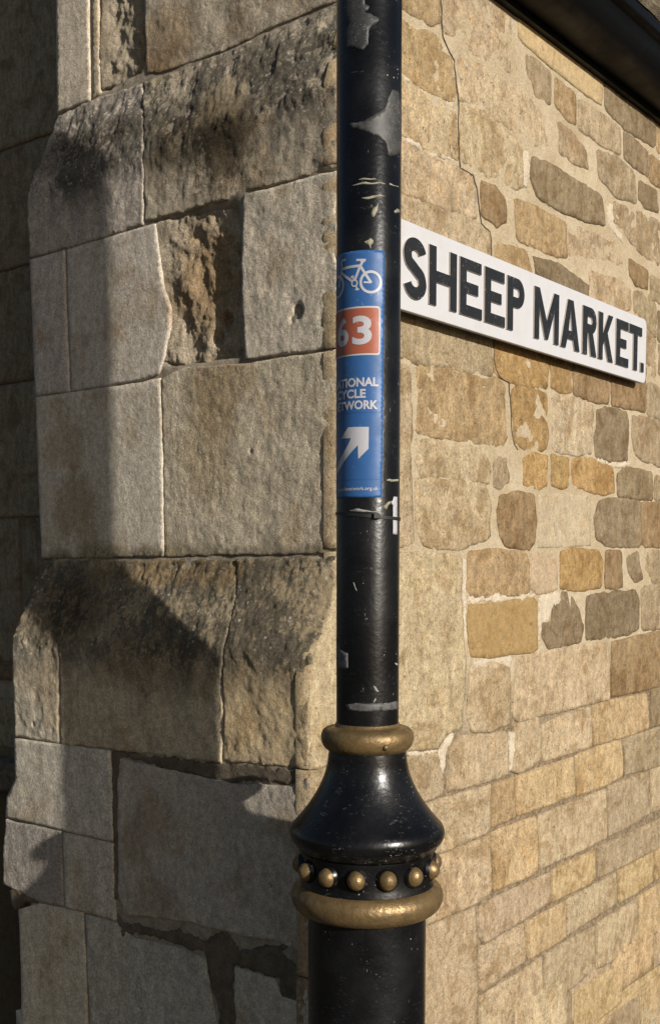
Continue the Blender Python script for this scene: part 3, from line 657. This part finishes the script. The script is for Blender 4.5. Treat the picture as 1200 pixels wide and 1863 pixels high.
# (solid returns of the bed reach back into the wall)
DN = np.array(DENTS, float) / 1000
def dents(u, v):
    h = 0
    for a, b, r, d in DN:
        q = np.hypot((u - a) * 1.2, v - b) / r; h = h - d * np.exp(-(q ** 3))
    return h
REL = dict(a=(.0006, .05, .0002, .012), b=(.0020, .07, .0006, .014), k=(.003, .06, .0012, .016), g=(.0012, .05, .0005, .008), d=(.008, .07, .0036, .022))
def add_left(i, c, kd, dh, poly, step=None, jit=None):
    a1, s1, a2, s2 = REL[kd]
    def hf(u, v):
        h = face(u, v) + dh / 1000 + a1 * fbm(u, v, s1, i * 1.3 + 2, 3) + dents(u, v)
        f2 = fbm(u, v, s2, i * 2.1, 4, .8, .7)
        if kd == 'k':
            on = np.clip(np.abs(soff(v - .02) - soff(v + .02)) / .006, 0, 1)
            h = h + (a2 * .6 + a2 * 1.0 * on) * f2 - .003 * on * np.clip(fbm(u, v, .035, i + .5, 3, .4), 0, 1)
        elif kd == 'd':
            q = np.clip((u.max() - u) / (u.max() - u.min()), 0, 1); q = 1 - q      # 0 at the sheltered right side, 1 at the left
            fd = np.clip((1 - q) * 3, .12, 1)
            h = face(u, v) - .0006 - fd * (.004 + .010 * (1 - q) ** 1.2) + fd * (a1 * fbm(u, v, s1, i * 1.3 + 2, 3) + a2 * f2 - .010 * np.abs(fbm(u, v, .09, i + .7, 2, .5))) + dents(u, v)
        else: h = h + a2 * f2
        return h
    cc = np.array(lin(c)) * ALB_L * (.97, 1.0, 1.09)
    slab('stone', poly, dL, nL, hf, MAT_BUTTRESS, but, (*cc, dict(a=.30, b=.62, g=.9, k=.6, d=.8)[kd] * (1 + .25 * math.sin(i * 4.1))), step=step or (.0075 if kd in 'a' else .0038), jit=jit if jit is not None else dict(a=.0010, b=.0022, k=.0034, g=.002, d=.004)[kd],
         seed=i * .53 + 2, rnd=dict(a=.0008, b=.0011, k=.0016, g=.0014, d=.003)[kd], deep=.06, bstep=.006, chip=.013 if kd in 'kb' else 0)
for i, (c, kd, dh, pl) in enumerate(BUTTRESS_STONES): add_left(i, c, kd, dh, grow(mmp(pl), .0009))
z = .03; i = 60
while z < .70:
    z1 = z + .225; e = rs.uniform(.3, .5)
    for a, b in ((0, e), (e + .004, TEND + .02)): add_left(i, (140, 130, 112), 'a', 0, [(a, z), (b, z), (b, z1 - .004), (a, z1 - .004)], .03); i += 1
    z = z1
z = 2.90
while z < 3.95:
    for a, b in ((0, .36), (.364, TEND - .03)): add_left(i, (140, 130, 112), 'a', 0, [(a, z), (b, z), (b, z + .29), (a, z + .29)], .03); i += 1
    z += .295
for i, pl in enumerate(REPAIR_PATCHES):
    slab('repair_mortar', mmp(pl), dL, nL, lambda u, v: face(u, v) - .0010 + .0014 * fbm(u, v, .03, 7, 3) , MAT_REPAIR, but, step=.005, jit=.0050, seed=40 + i, rnd=.002, deep=.02, js=.013, bstep=.004)

# ------------------------------------------------------------------ set-back wall (far left)
SB = .35
back = thing('recessed_wall', 'shaded brown ashlar wall set back behind the left edge of the buttress', 'wall', tuple(C + dL * 1.1 - nL * SB))
ZL0 = min(b for a, b in mmp(BACK_STONES[-1][1]))
def bh(u, v): return np.full_like(u, -SB)
slab('joint_bed', [(.3, ZL0 - .02), (7.0, ZL0 - .02), (7.0, 5.0), (.3, 5.0)], dL, nL, lambda u, v: bh(u, v) - .010, MAT_JOINT, back, step=.2, jit=0, rnd=.001, deep=.3, seed=3)
for i, (c, pl) in enumerate(BACK_STONES):
    cc = np.array(lin(c)) * ALB_B
    slab('stone', mmp(pl), dL, nL, lambda u, v, i=i: bh(u, v) + .001 * fbm(u, v, .06, i, 3), MAT_BACK, back, cc, step=.012, jit=.001, seed=70 + i, rnd=.0025, deep=.05)
zl = min(b for a, b in mmp(BACK_STONES[-1][1]))
slab('sill', [(.55, zl - .085), (2.0, zl - .085), (2.0, zl - .006), (.55, zl - .006)], dL, nL, lambda u, v: bh(u, v) + .05 + .012 * fbm(u, v, .08, 4, 4), MAT_RUBBLE, back, np.array(lin((104, 96, 84))) * 1.1, step=.007, jit=.005, seed=90, rnd=.012, deep=.2)
# dark recess below the sill: back, floor line and far cheek of an added opening, its shade put into near-black colour
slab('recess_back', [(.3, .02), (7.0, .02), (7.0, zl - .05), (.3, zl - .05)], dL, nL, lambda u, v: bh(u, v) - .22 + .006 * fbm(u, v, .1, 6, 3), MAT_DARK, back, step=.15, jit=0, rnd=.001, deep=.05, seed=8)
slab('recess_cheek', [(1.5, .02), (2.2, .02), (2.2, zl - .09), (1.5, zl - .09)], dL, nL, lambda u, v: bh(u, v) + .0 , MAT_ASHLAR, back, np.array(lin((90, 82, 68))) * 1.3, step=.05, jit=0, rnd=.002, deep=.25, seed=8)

# ------------------------------------------------------------------ lamp post
PX, PY, PR = .0535, 1.607, .0445
post = thing('lamp_post', 'black cast-iron lamp post with gold rings and studs standing before the wall corner', 'lamp post', (PX, PY, 0))
def part(name, prof, mat, seg=96, parent=post, kind=None): v, f = lathe(prof, PX, PY, seg); return obj(name, v, f, mat, parent)
part('shaft', [(PR, 1.40), (PR, 4.6), (0.001, 4.6)], MAT_BLACK)
ring = lambda r0, rc, z0, a, b, n=24: [(rc + a * math.cos(t), z0 + b * math.sin(t)) for t in np.linspace(-math.pi / 2 - .5, math.pi / 2 + .55, n)]
collar = part('collar', [(.040, 1.385), (.0555, 1.3875)] + smooth_prof([(.0575, 1.3885), (.0632, 1.3945), (.0664, 1.4045), (.0652, 1.4135), (.0600, 1.4195), (.0500, 1.4225), (.0462, 1.4225)]) + [(.0462, 1.4262), (.0440, 1.4275)], MAT_GOLD)
part('bell', smooth_prof([(.0545, 1.392), (.0562, 1.380), (.0578, 1.368), (.0612, 1.354), (.0672, 1.3385), (.0760, 1.3220), (.0872, 1.3050), (.0990, 1.2905), (.1075, 1.2810), (.1108, 1.2740), (.1112, 1.2675), (.1088, 1.2600), (.1040, 1.2535)]) + [(.1015, 1.2515), (.1005, 1.2480), (.0985, 1.2470), (.0965, 1.2440), (.094, 1.2440)], MAT_SCUFFED)
part('neck_band', smooth_prof([(.0950, 1.2475), (.0958, 1.243), (.0945, 1.232), (.0938, 1.220), (.0945, 1.207), (.0965, 1.196)]) + [(.0965, 1.188), (.08, 1.186)], MAT_BLACK)
part('base_ring', [(.080, 1.1515), (.0860, 1.1520)] + smooth_prof([(.0885, 1.1535), (.0985, 1.1570), (.1065, 1.1650), (.1098, 1.1755), (.1085, 1.1850), (.1030, 1.1925), (.0965, 1.1958)]) + [(.090, 1.1962)], MAT_GOLD)
part('base_column', [(.0852, 1.16), (.0852, .42), (.100, .40), (.104, .37), (.104, .34), (.118, .30), (.118, .03), (.128, .02), (.128, .0)], MAT_BLACK)
v, f = lathe(smooth_prof([(.0002, .0125), (.005, .0118), (.0095, .0085), (.0125, .0035), (.0133, -.001), (.0128, -.004)], 4), 0, 0, 24)
bead_v = np.array(v)
for kk in range(14):
    th = math.radians(-10.8 + 360 / 14 * kk)
    R0 = .0945 + .0015
    out = np.array([math.sin(th), -math.cos(th), 0]); side = np.array([math.cos(th), math.sin(th), 0])
    sc = 1 + .05 * math.sin(kk * 2.7); V = np.array([PX, PY, 1.2225 + .0006 * math.sin(kk * 5.1)]) + out * R0 + sc * bead_v[:, 2:3] * out + bead_v[:, 0:1] * side + bead_v[:, 1:2] * UP * 1.06
    stud = obj('stud', V, [tuple(reversed(x)) for x in f], MAT_GOLD, post)
    v2, f2 = lathe([(.0138, .003), (.0150, .0012), (.0165, -.002)], 0, 0, 24); v2 = np.array(v2)
    V = np.array([PX, PY, 1.2225]) + out * R0 + v2[:, 2:3] * out + v2[:, 0:1] * side + v2[:, 1:2] * UP * 1.06
    obj('stud_rim', V, [tuple(reversed(x)) for x in f2], MAT_BLACK, stud)
th = math.radians(20.5); out = np.array([math.sin(th), -math.cos(th), 0]); side = np.array([math.cos(th), math.sin(th), 0])
v, f = lathe([(.0002, .004), (.0028, .0035), (.0042, .001), (.0044, -.003)], 0, 0, 16); v = np.array(v)
obj('grub_screw', np.array([PX, PY, 1.4005]) + out * .0653 + v[:, 2:3] * out + v[:, 0:1] * side + v[:, 1:2] * UP, [tuple(reversed(x)) for x in f], MAT_GOLD, collar)

def wrap(name, th_z, mat, parent, color=None, lift=.0004, step=.004, jit=.0004, seed=1):
    """thin patch lying on the shaft; outline in (degrees round the shaft, height mm)"""
    P = outline([(math.radians(a) * PR, b / 1000) for a, b in th_z], .0025, jit, seed, 0, .006)
    uv, F = tri_patch(P, step, seed)
    a = uv[:, 0] / PR
    def cyl(r): return np.stack([PX + r * np.sin(a), PY - r * np.cos(a), uv[:, 1]], 1)
    cnt = {}
    for f in F:
        for i in range(3): cnt[(f[i], f[(i + 1) % 3])] = 1
    n = len(uv); faces = list(F) + [(e[1], e[0], e[0] + n, e[1] + n) for e in cnt if (e[1], e[0]) not in cnt]
    return obj(name, np.concatenate([cyl(PR + lift), cyl(PR - .0005)]), faces, mat, parent, color)
for i, (nm, c, pl) in enumerate(POST_MARKS):
    if nm == 'number_sticker':
        o = wrap(nm, pl, MAT_WHITE_VINYL, None, None, seed=i); tag(o, 'small white figure one sticker on the right side of the black post', 'sticker')
    else: wrap(nm, pl, MAT_MARK, post, np.array(lin(c)) * (.26 if nm == 'primer_patch' else .40), .0003 if nm == 'primer_patch' else .0005, jit=.0011 if nm in ('primer_patch', 'tape_remnant') else .0004, seed=i)
# cable tie
tie = thing('cable_tie', 'thin black plastic cable tie round the post below the blue sticker', 'cable tie', (PX, PY, 1.72))
prof = [(PR + .0002, -.0022), (PR + .0014, -.0022), (PR + .0014, .0022), (PR + .0002, .0022)]
v, f = lathe(prof, 0, 0, 72, True); v = np.array(v); v[:, 2] += 1.7200 - v[:, 0] * .085 + v[:, 1] * .03
obj('strap', v + [PX, PY, 0], f, MAT_PLASTIC, tie, smooth=False)
def box(name, ctr, ax, ay, az, sx, sy, sz, mat, parent, bev=0):
    V = []; ctr = np.array(ctr, float)
    for i in (-1, 1):
        for j in (-1, 1):
            for kq in (-1, 1): V.append(ctr + ax * i * sx / 2 + ay * j * sy / 2 + az * kq * sz / 2)
    o = obj(name, V, [(0, 1, 3, 2), (4, 6, 7, 5), (0, 4, 5, 1), (2, 3, 7, 6), (0, 2, 6, 4), (1, 5, 7, 3)], mat, parent, smooth=False)
    if bev:
        b = o.modifiers.new('bevel', 'BEVEL'); b.width = bev; b.segments = 2
    return o
th = math.radians(12); out = np.array([math.sin(th), -math.cos(th), 0]); side = np.array([math.cos(th), math.sin(th), 0])
box('clasp', np.array([PX, PY, 1.7185]) + out * (PR + .003), side, out, UP, .009, .006, .0075, MAT_PLASTIC, tie, .0008)

# ------------------------------------------------------------------ route sticker on the post
stk = thing('route_sticker', 'blue cycle route sticker with white bicycle and red 63 panel wrapped round the post', 'sticker', (PX, PY, 1.74))
TH0 = math.radians(-38)
def on_post(sh, lift):
    a = TH0 + sh[:, 0] / 1000 / PR
    return np.stack([PX + (PR + lift) * np.sin(a), PY - (PR + lift) * np.cos(a), sh[:, 1] / 1000], 1)
def sticker_poly(name, poly, lift, mat, jit=0., parent=None):
    P = outline(poly, 2.0, jit, 3); uv, F = tri_patch(P, 3.0, 2)
    return obj(name, on_post(uv, lift), F, mat, parent or stk)
def rounded(x0, x1, y0, y1, r, n=5):
    out = []
    for cx, cy, a0 in ((x1 - r, y1 - r, 0), (x0 + r, y1 - r, 90), (x0 + r, y0 + r, 180), (x1 - r, y0 + r, 270)):
        for j in range(n + 1): a = math.radians(a0 + 90 * j / n); out.append((cx + r * math.cos(a), cy + r * math.sin(a)))
    return out
def fill_curve(splines, extrude=0., bevel=0.):
    cu = bpy.data.curves.new('tmp', 'CURVE'); cu.dimensions = '2D'; cu.fill_mode = 'BOTH'; cu.extrude = extrude; cu.bevel_depth = bevel
    for pl in splines:
        sp = cu.splines.new('POLY'); sp.points.add(len(pl) - 1); sp.use_cyclic_u = True
        for p, q in zip(sp.points, pl): p.co = (q[0], q[1], 0, 1)
    return curve_mesh(cu)
def curve_mesh(cu):
    o = bpy.data.objects.new('tmp', cu); COLL.objects.link(o); dg = bpy.context.evaluated_depsgraph_get()
    me = bpy.data.meshes.new_from_object(o.evaluated_get(dg)); bpy.data.objects.remove(o); bpy.data.curves.remove(cu); return me
def text_mesh(s, x0, x1, y0, y1, bold=.02):
    cu = bpy.data.curves.new('tmp', 'FONT'); cu.body = s; cu.offset = bold; cu.resolution_u = 4; me = curve_mesh(cu)
    v = np.array([tuple(q.co) for q in me.vertices]); lo = v.min(0); hi = v.max(0)
    for q in me.vertices:
        q.co.x = x0 + (q.co.x - lo[0]) / (hi[0] - lo[0]) * (x1 - x0); q.co.y = y0 + (q.co.y - lo[1]) / (hi[1] - lo[1]) * (y1 - y0); q.co.z = 0
    return me
def cut_mesh(me):
    bm = bmesh.new(); bm.from_mesh(me); bpy.data.meshes.remove(me)
    xs = [v.co.x for v in bm.verts]; x = math.floor(min(xs) / 2.5) * 2.5
    while x < max(xs):
        bmesh.ops.bisect_plane(bm, geom=bm.verts[:] + bm.edges[:] + bm.faces[:], plane_co=(x, 0, 0), plane_no=(1, 0, 0)); x += 2.5
    bm.normal_update(); V = np.array([tuple(v.co) for v in bm.verts]); bm.verts.index_update()
    F = [tuple(v.index for v in f.verts) for f in bm.faces]; F = [f if bm_f.normal.z > 0 else tuple(reversed(f)) for f, bm_f in zip(F, bm.faces)]; bm.free()
    return V[:, :2], F
def stick_mesh(name, me, lift, mat, parent=None):
    V, F = cut_mesh(me); return obj(name, on_post(V, lift), F, mat, parent or stk)
def stroke(pl, w):
    P = np.array(pl, float); T = np.gradient(P, axis=0); T /= np.linalg.norm(T, axis=1)[:, None]; N = np.stack([-T[:, 1], T[:, 0]], 1) * w / 2
    return [tuple(q) for q in np.concatenate([P + N, (P - N)[::-1]])]
circ = lambda x, y, r, n=40: [(x + r * math.cos(2 * math.pi * j / n), y + r * math.sin(2 * math.pi * j / n)) for j in range(n)]
zt, zb_ = 2074.6, 1744.0
sheet = outline([(-50, zb_), (47.6, zb_), (50.6, zt - 3), (48.5, zt), (-50, zt)], 3, .15, 2)
uv, F = tri_patch(sheet, 3.5, 4)
n0 = len(uv); cnt = {}
for f in F:
    for i in range(3): cnt[(f[i], f[(i + 1) % 3])] = 1
F2 = list(F) + [(e[1], e[0], e[0] + n0, e[1] + n0) for e in cnt if (e[1], e[0]) not in cnt]
wr = .00012 * fbm(uv[:, 0] / 1000, uv[:, 1] / 1000, .012, 3, 2)
fr = on_post(uv, .0004); fr[:, :2] += (fr[:, :2] - [PX, PY]) * (wr / PR)[:, None]
obj('backing_sheet', np.concatenate([fr, on_post(uv, -.0003)]), F2, MAT_BLUE, stk)
for zz_ in (1858.5, 1768.0): sticker_poly('seam', [(-49, zz_), (48.5, zz_), (48.5, zz_ + .9), (-49, zz_ + .9)], .00065, MAT_SEAM)
bv = []; bf = []; nlay = 0
for me in [fill_curve([stroke(pl, wd)]) for wd, pl in BIKE_STROKES] + [fill_curve([circ(x, y, r), circ(x, y, r - t)]) for x, y, r, t in BIKE_RINGS]:
    V, F = cut_mesh(me); b0 = sum(len(q) for q in bv); bv.append(on_post(V, .00065 + .00002 * nlay)); bf += [tuple(i + b0 for i in f) for f in F]; nlay += 1
obj('bicycle_symbol', np.concatenate(bv), bf, MAT_WHITE_VINYL, stk)
panel = sticker_poly('number_panel', rounded(-38.2, 42.2, 1938.0, 1998.2, 3), .0011, MAT_RED)
sticker_poly('border', rounded(-40, 43.8, 1935.5, 2000.5, 4), .0008, MAT_WHITE_VINYL, parent=panel)
for ch, a, b in (('6', -23.5, 0), ('3', 5.6, 32.5)): stick_mesh('digit', text_mesh(ch, a, b, 1949.5, 1988.0, .028), .0014, MAT_WHITE_VINYL, panel)
for s_, a, b, c, d in (('NATIONAL', -37.5, 41.8, 1893.6, 1905.8), ('CYCLE', -25, 24.6, 1878.2, 1890.4), ('NETWORK', -35, 41.2, 1863.0, 1875.2)):
    stick_mesh('lettering', text_mesh(s_, a, b, c, d, .036), .0008, MAT_WHITE_VINYL)
stick_mesh('lettering', text_mesh('nationalcyclenetwork.org.uk', -38, 41.7, 1752.2, 1758.6, .012), .0008, MAT_WHITE_VINYL)
stick_mesh('arrow', fill_curve([ARROW]), .0008, MAT_WHITE_VINYL)

# ------------------------------------------------------------------ street name sign
SH = .030
sign = thing('street_sign', 'white street name plate with raised black letters fixed to the stone wall', 'sign', tuple(C + dR * .64 + nR * .02 + UP * 2.166))
def wall_mesh(name, me, h0, mats, parent, midx=None):
    V = np.array([tuple(q.co) for q in me.vertices]); F = [tuple(p.vertices) for p in me.polygons]; nz = [p.normal.z for p in me.polygons]
    bpy.data.meshes.remove(me)
    P = W(dR, nR, V[:, 0], V[:, 1], h0 + V[:, 2])
    # (along, up, out) is left-handed here: turn the faces round
    mi = [0 if z > .5 else 1 for z in nz] if midx else None
    return obj(name, P, [tuple(reversed(f)) for f in F], mats, parent, smooth=False, midx=mi)
plate = wall_mesh('plate', fill_curve([rounded(.118, 1.163, 2.0925, 2.2415, .014, 8)], .0032, .0014), SH - .0046, MAT_SIGN, sign)
for u in (.2, .64, 1.08):
    box('bracket', C + dR * u + nR * .009 + UP * 2.167, dR, nR, UP, .03, .018, .12, MAT_BATTEN, sign)
def arc(cx, cy, rx, ry, a0, a1, n=14): return [(cx + rx * math.cos(math.radians(a0 + (a1 - a0) * j / n)), cy + ry * math.sin(math.radians(a0 + (a1 - a0) * j / n))) for j in range(n + 1)]
def glyph(ch, w, h=.103, s=.0235, t=.0195):
    m = h / 2
    if ch == 'H': return [[(0, 0), (s, 0), (s, m - t / 2), (w - s, m - t / 2), (w - s, 0), (w, 0), (w, h), (w - s, h), (w - s, m + t / 2), (s, m + t / 2), (s, h), (0, h)]]
    if ch == 'E': return [[(0, 0), (w, 0), (w, t), (s, t), (s, m - t / 2), (w * .82, m - t / 2), (w * .82, m + t / 2), (s, m + t / 2), (s, h - t), (w * .96, h - t), (w * .96, h), (0, h)]]
    if ch == 'T': return [[((w - s) / 2, 0), ((w + s) / 2, 0), ((w + s) / 2, h - t), (w, h - t), (w, h), (0, h), (0, h - t), ((w - s) / 2, h - t)]]
    if ch == 'P' or ch == 'R':
        b = h * .45 if ch == 'P' else h * .46; r = (h - b) / 2; x = w - r * .95
        outer = [(0, 0), (s, 0), (s, b)] + ([(x, b)] if ch == 'P' else []) + []
        if ch == 'R': outer = [(0, 0), (s, 0), (s, b), (w * .42, b), (w - s * 1.15, 0), (w + .002, 0), (w * .74, b + .002)]
        outer += arc(x, b + r, r * .95, r, -90 if ch == 'P' else -70, 90) + [(0, h)]
        ri = r - t
        hole = [(s, b + t), (x, b + t)] + arc(x, b + r, max(r * .95 - s, .006), ri, -90, 90)[1:] + [(s, h - t)]
        return [outer, hole]
    if ch == 'M': q = s * .92; return [[(0, 0), (q, 0), (q, h * .62), (w / 2 - .006, .004), (w / 2 + .006, .004), (w - q, h * .62), (w - q, 0), (w, 0), (w, h), (w - q * 1.05, h), (w / 2, h * .40), (q * 1.05, h), (0, h)]]
    if ch == 'A':
        q = s * 1.02; a = w / 2
        return [[(0, 0), (q, 0), (q + .0075, h * .2), (w - q - .0075, h * .2), (w - q, 0), (w, 0), (a + q * .55, h), (a - q * .55, h)], [(q + .013, h * .2 + t * .9), (w - q - .013, h * .2 + t * .9), (a, h * .80)]]
    if ch == 'K': return [[(0, 0), (s, 0), (s, h * .30), (s + .008, h * .42), (w - s * 1.12, 0), (w, 0), (s + .024, h * .60), (w - .002, h), (w - s * 1.15, h), (s, h * .56), (s, h), (0, h)]]
    if ch == '.': return [[(0, 0), (w, 0), (w, .021), (0, .021)]]
    if ch == 'S':
        cx = w / 2; r = w / 2 - s / 2; ry = h * .25 - t * .32; yt = h * .75 - t * .0 - .003; yb = h * .25 + .003
        ry1 = h - t / 2 - yt; ry2 = yb - t / 2
        top = arc(cx, yt, r, ry1, 15, 180, 14); mid = [(cx - r * .80, h * .60), (cx - r * .2, h * .525), (cx + r * .2, h * .475), (cx + r * .80, h * .40)]
        bot = arc(cx, yb, r, ry2, 0, -165, 14)
        P = np.array(smooth_prof(top + mid + bot, 3)); T = np.gradient(P, axis=0); T /= np.linalg.norm(T, axis=1)[:, None]; N = np.stack([-T[:, 1] * s / 2, T[:, 0] * t / 2], 1) * 1.05
        return [[tuple(q) for q in np.concatenate([P + N, (P - N)[::-1]])]]
ZL = 2.1145
for ch, a, b in (('S', .141, .209), ('H', .219, .309), ('E', .320, .398), ('E', .408, .484), ('P', .493, .560), ('M', .602, .708), ('A', .717, .805), ('R', .819, .886), ('K', .897, .973), ('E', .989, 1.057), ('T', 1.059, 1.132), ('.', 1.126, 1.145)):
    w = b - a; s = .0225 if ch not in 'S' else .022
    gl = [[(a + x, ZL + y + (.0 if ch != '.' else .001)) for x, y in pl] for pl in glyph(ch, w, s=s)]
    wall_mesh('letter' if ch != '.' else 'full_stop', fill_curve(gl, .0017, .0004), SH + .0012, [MAT_LETTER, MAT_LETTER_SIDE], sign, True)

# ------------------------------------------------------------------ gutter and eaves
gut = thing('gutter', 'black painted metal gutter running along the eaves at top right', 'gutter', tuple(C + dR * 1.4 + nR * .07 + UP * 2.75))
GZ = 2.752
def extrude(name, prof, u0, u1, mat, parent, closed=False, smooth=True, nseg=1):
    n = len(prof); us = np.linspace(u0, u1, nseg + 1); V = []
    for u in us: V += [C + dR * u + nR * o + UP * h for o, h in prof]
    F = []
    for k in range(nseg):
        for i in range(n if closed else n - 1):
            j = (i + 1) % n; F.append((k * n + i, k * n + j, (k + 1) * n + j, (k + 1) * n + i))
    F.append(tuple(range(n))); F.append(tuple(reversed(range(nseg * n, nseg * n + n))))
    return obj(name, V, F, mat, parent, smooth=[smooth] * (len(F) - 2) + [False, False])
outer = [(.006, GZ + .066), (.006, GZ + .002), (.010, GZ)] + [(.040, GZ)] + smooth_prof([(.050, GZ + .001), (.070, GZ + .006), (.090, GZ + .018), (.104, GZ + .036), (.109, GZ + .052), (.112, GZ + .058), (.119, GZ + .061)], 4) + [(.126, GZ + .063), (.128, GZ + .067), (.128, GZ + .084), (.125, GZ + .087), (.120, GZ + .086), (.119, GZ + .068)]
inner = [(o - .004, h + .004) for o, h in reversed(outer[3:-4])] + [(.010, GZ + .066)]
trough = extrude('trough', outer + inner, .22, WEND + .1, MAT_GUTTER, gut, True, True, 3)
for u in (.42, 1.22, 2.05, 2.85):
    V = outer[1:-3]; grow = [(o + .003 * (1 if i > 2 else 0), h - .003) for i, (o, h) in enumerate(V)]
    extrude('union_joint', grow + [(o, h + .002) for o, h in reversed(V)], u - .03, u + .03, MAT_GUTTER, gut, True) if u > 1.5 else None
extrude('shade_strip', [(-.01, GZ - .012), (.016, GZ - .012), (.016, GZ - .001), (.0055, GZ - .001), (.0055, GZ + .075), (-.01, GZ + .075)], .22, WEND, MAT_GUTTER, gut, True, False)  # black strip added to deepen the shadow band under the gutter
roof = thing('slate_roof', 'mossy stone slate roof edge just above the black gutter', 'roof', tuple(C + dR * 1.4 + UP * 2.83))
pit = math.radians(50); rd = -nR * math.cos(pit) + UP * math.sin(pit); rn = nR * math.sin(pit) + UP * math.cos(pit)
E0 = C + nR * .085 + UP * (GZ + .092)
rs = np.random.RandomState(21)
for row in range(4):
    u = .2 + rs.uniform(0, .1)
    while u < WEND:
        wd = rs.uniform(.2, .34); th_ = rs.uniform(.014, .022); ln = .32
        b0 = E0 + rd * (row * .20 + rs.uniform(-.008, .008)) + rn * (.004 + row * .001)
        nx, ny = 12, 8; V = []; F = []
        tilt = .055
        for side_ in (1, 0):
            for j in range(ny + 1):
                for i in range(nx + 1):
                    uu = u + (wd - .004) * i / nx; ss = ln * j / ny
                    rag = .010 * float(perlin(np.array([[uu * 22, row * 3.3, side_ * .8 + 5.]]))[0]) if j == 0 else 0
                    lift = ss * -tilt + .026 + (th_ if side_ else 0) + .003 * float(perlin(np.array([[uu * 20, ss * 20, row + side_ * 2.]]))[0])
                    V.append(b0 + dR * uu + rd * (ss + rag) + rn * lift)
        n1 = (nx + 1) * (ny + 1); ix = lambda s, i, j: s * n1 + j * (nx + 1) + i
        for j in range(ny):
            for i in range(nx):
                F.append((ix(0, i, j), ix(0, i + 1, j), ix(0, i + 1, j + 1), ix(0, i, j + 1))); F.append((ix(1, i, j), ix(1, i, j + 1), ix(1, i + 1, j + 1), ix(1, i + 1, j)))
        for i in range(nx): F.append((ix(0, i, 0), ix(1, i, 0), ix(1, i + 1, 0), ix(0, i + 1, 0)))
        for j in range(ny): F.append((ix(0, 0, j), ix(0, 0, j + 1), ix(1, 0, j + 1), ix(1, 0, j))); F.append((ix(0, nx, j), ix(1, nx, j), ix(1, nx, j + 1), ix(0, nx, j + 1)))
        c = np.array(lin((150, 138, 116))) * .8 * rs.uniform(.75, 1.15)
        obj('slate', V, F, MAT_SLATE, roof, c, smooth=False)
        u += wd
b0 = E0 + rd * .0
obj('boarding', [b0 + dR * .25 - rn * .0, b0 + dR * (WEND + .05), b0 + dR * (WEND + .05) + rd * 1.1, b0 + dR * .25 + rd * 1.1, b0 + dR * .25 - rn * .03, b0 + dR * (WEND + .05) - rn * .03, b0 + dR * (WEND + .05) + rd * 1.1 - rn * .03, b0 + dR * .25 + rd * 1.1 - rn * .03],
    [(0, 1, 2, 3), (7, 6, 5, 4), (0, 4, 5, 1), (2, 6, 7, 3), (1, 5, 6, 2), (0, 3, 7, 4)], MAT_DARK, roof, smooth=False)
print('tris', sum(len(o.data.polygons) for o in bpy.data.objects if o.type == 'MESH'))
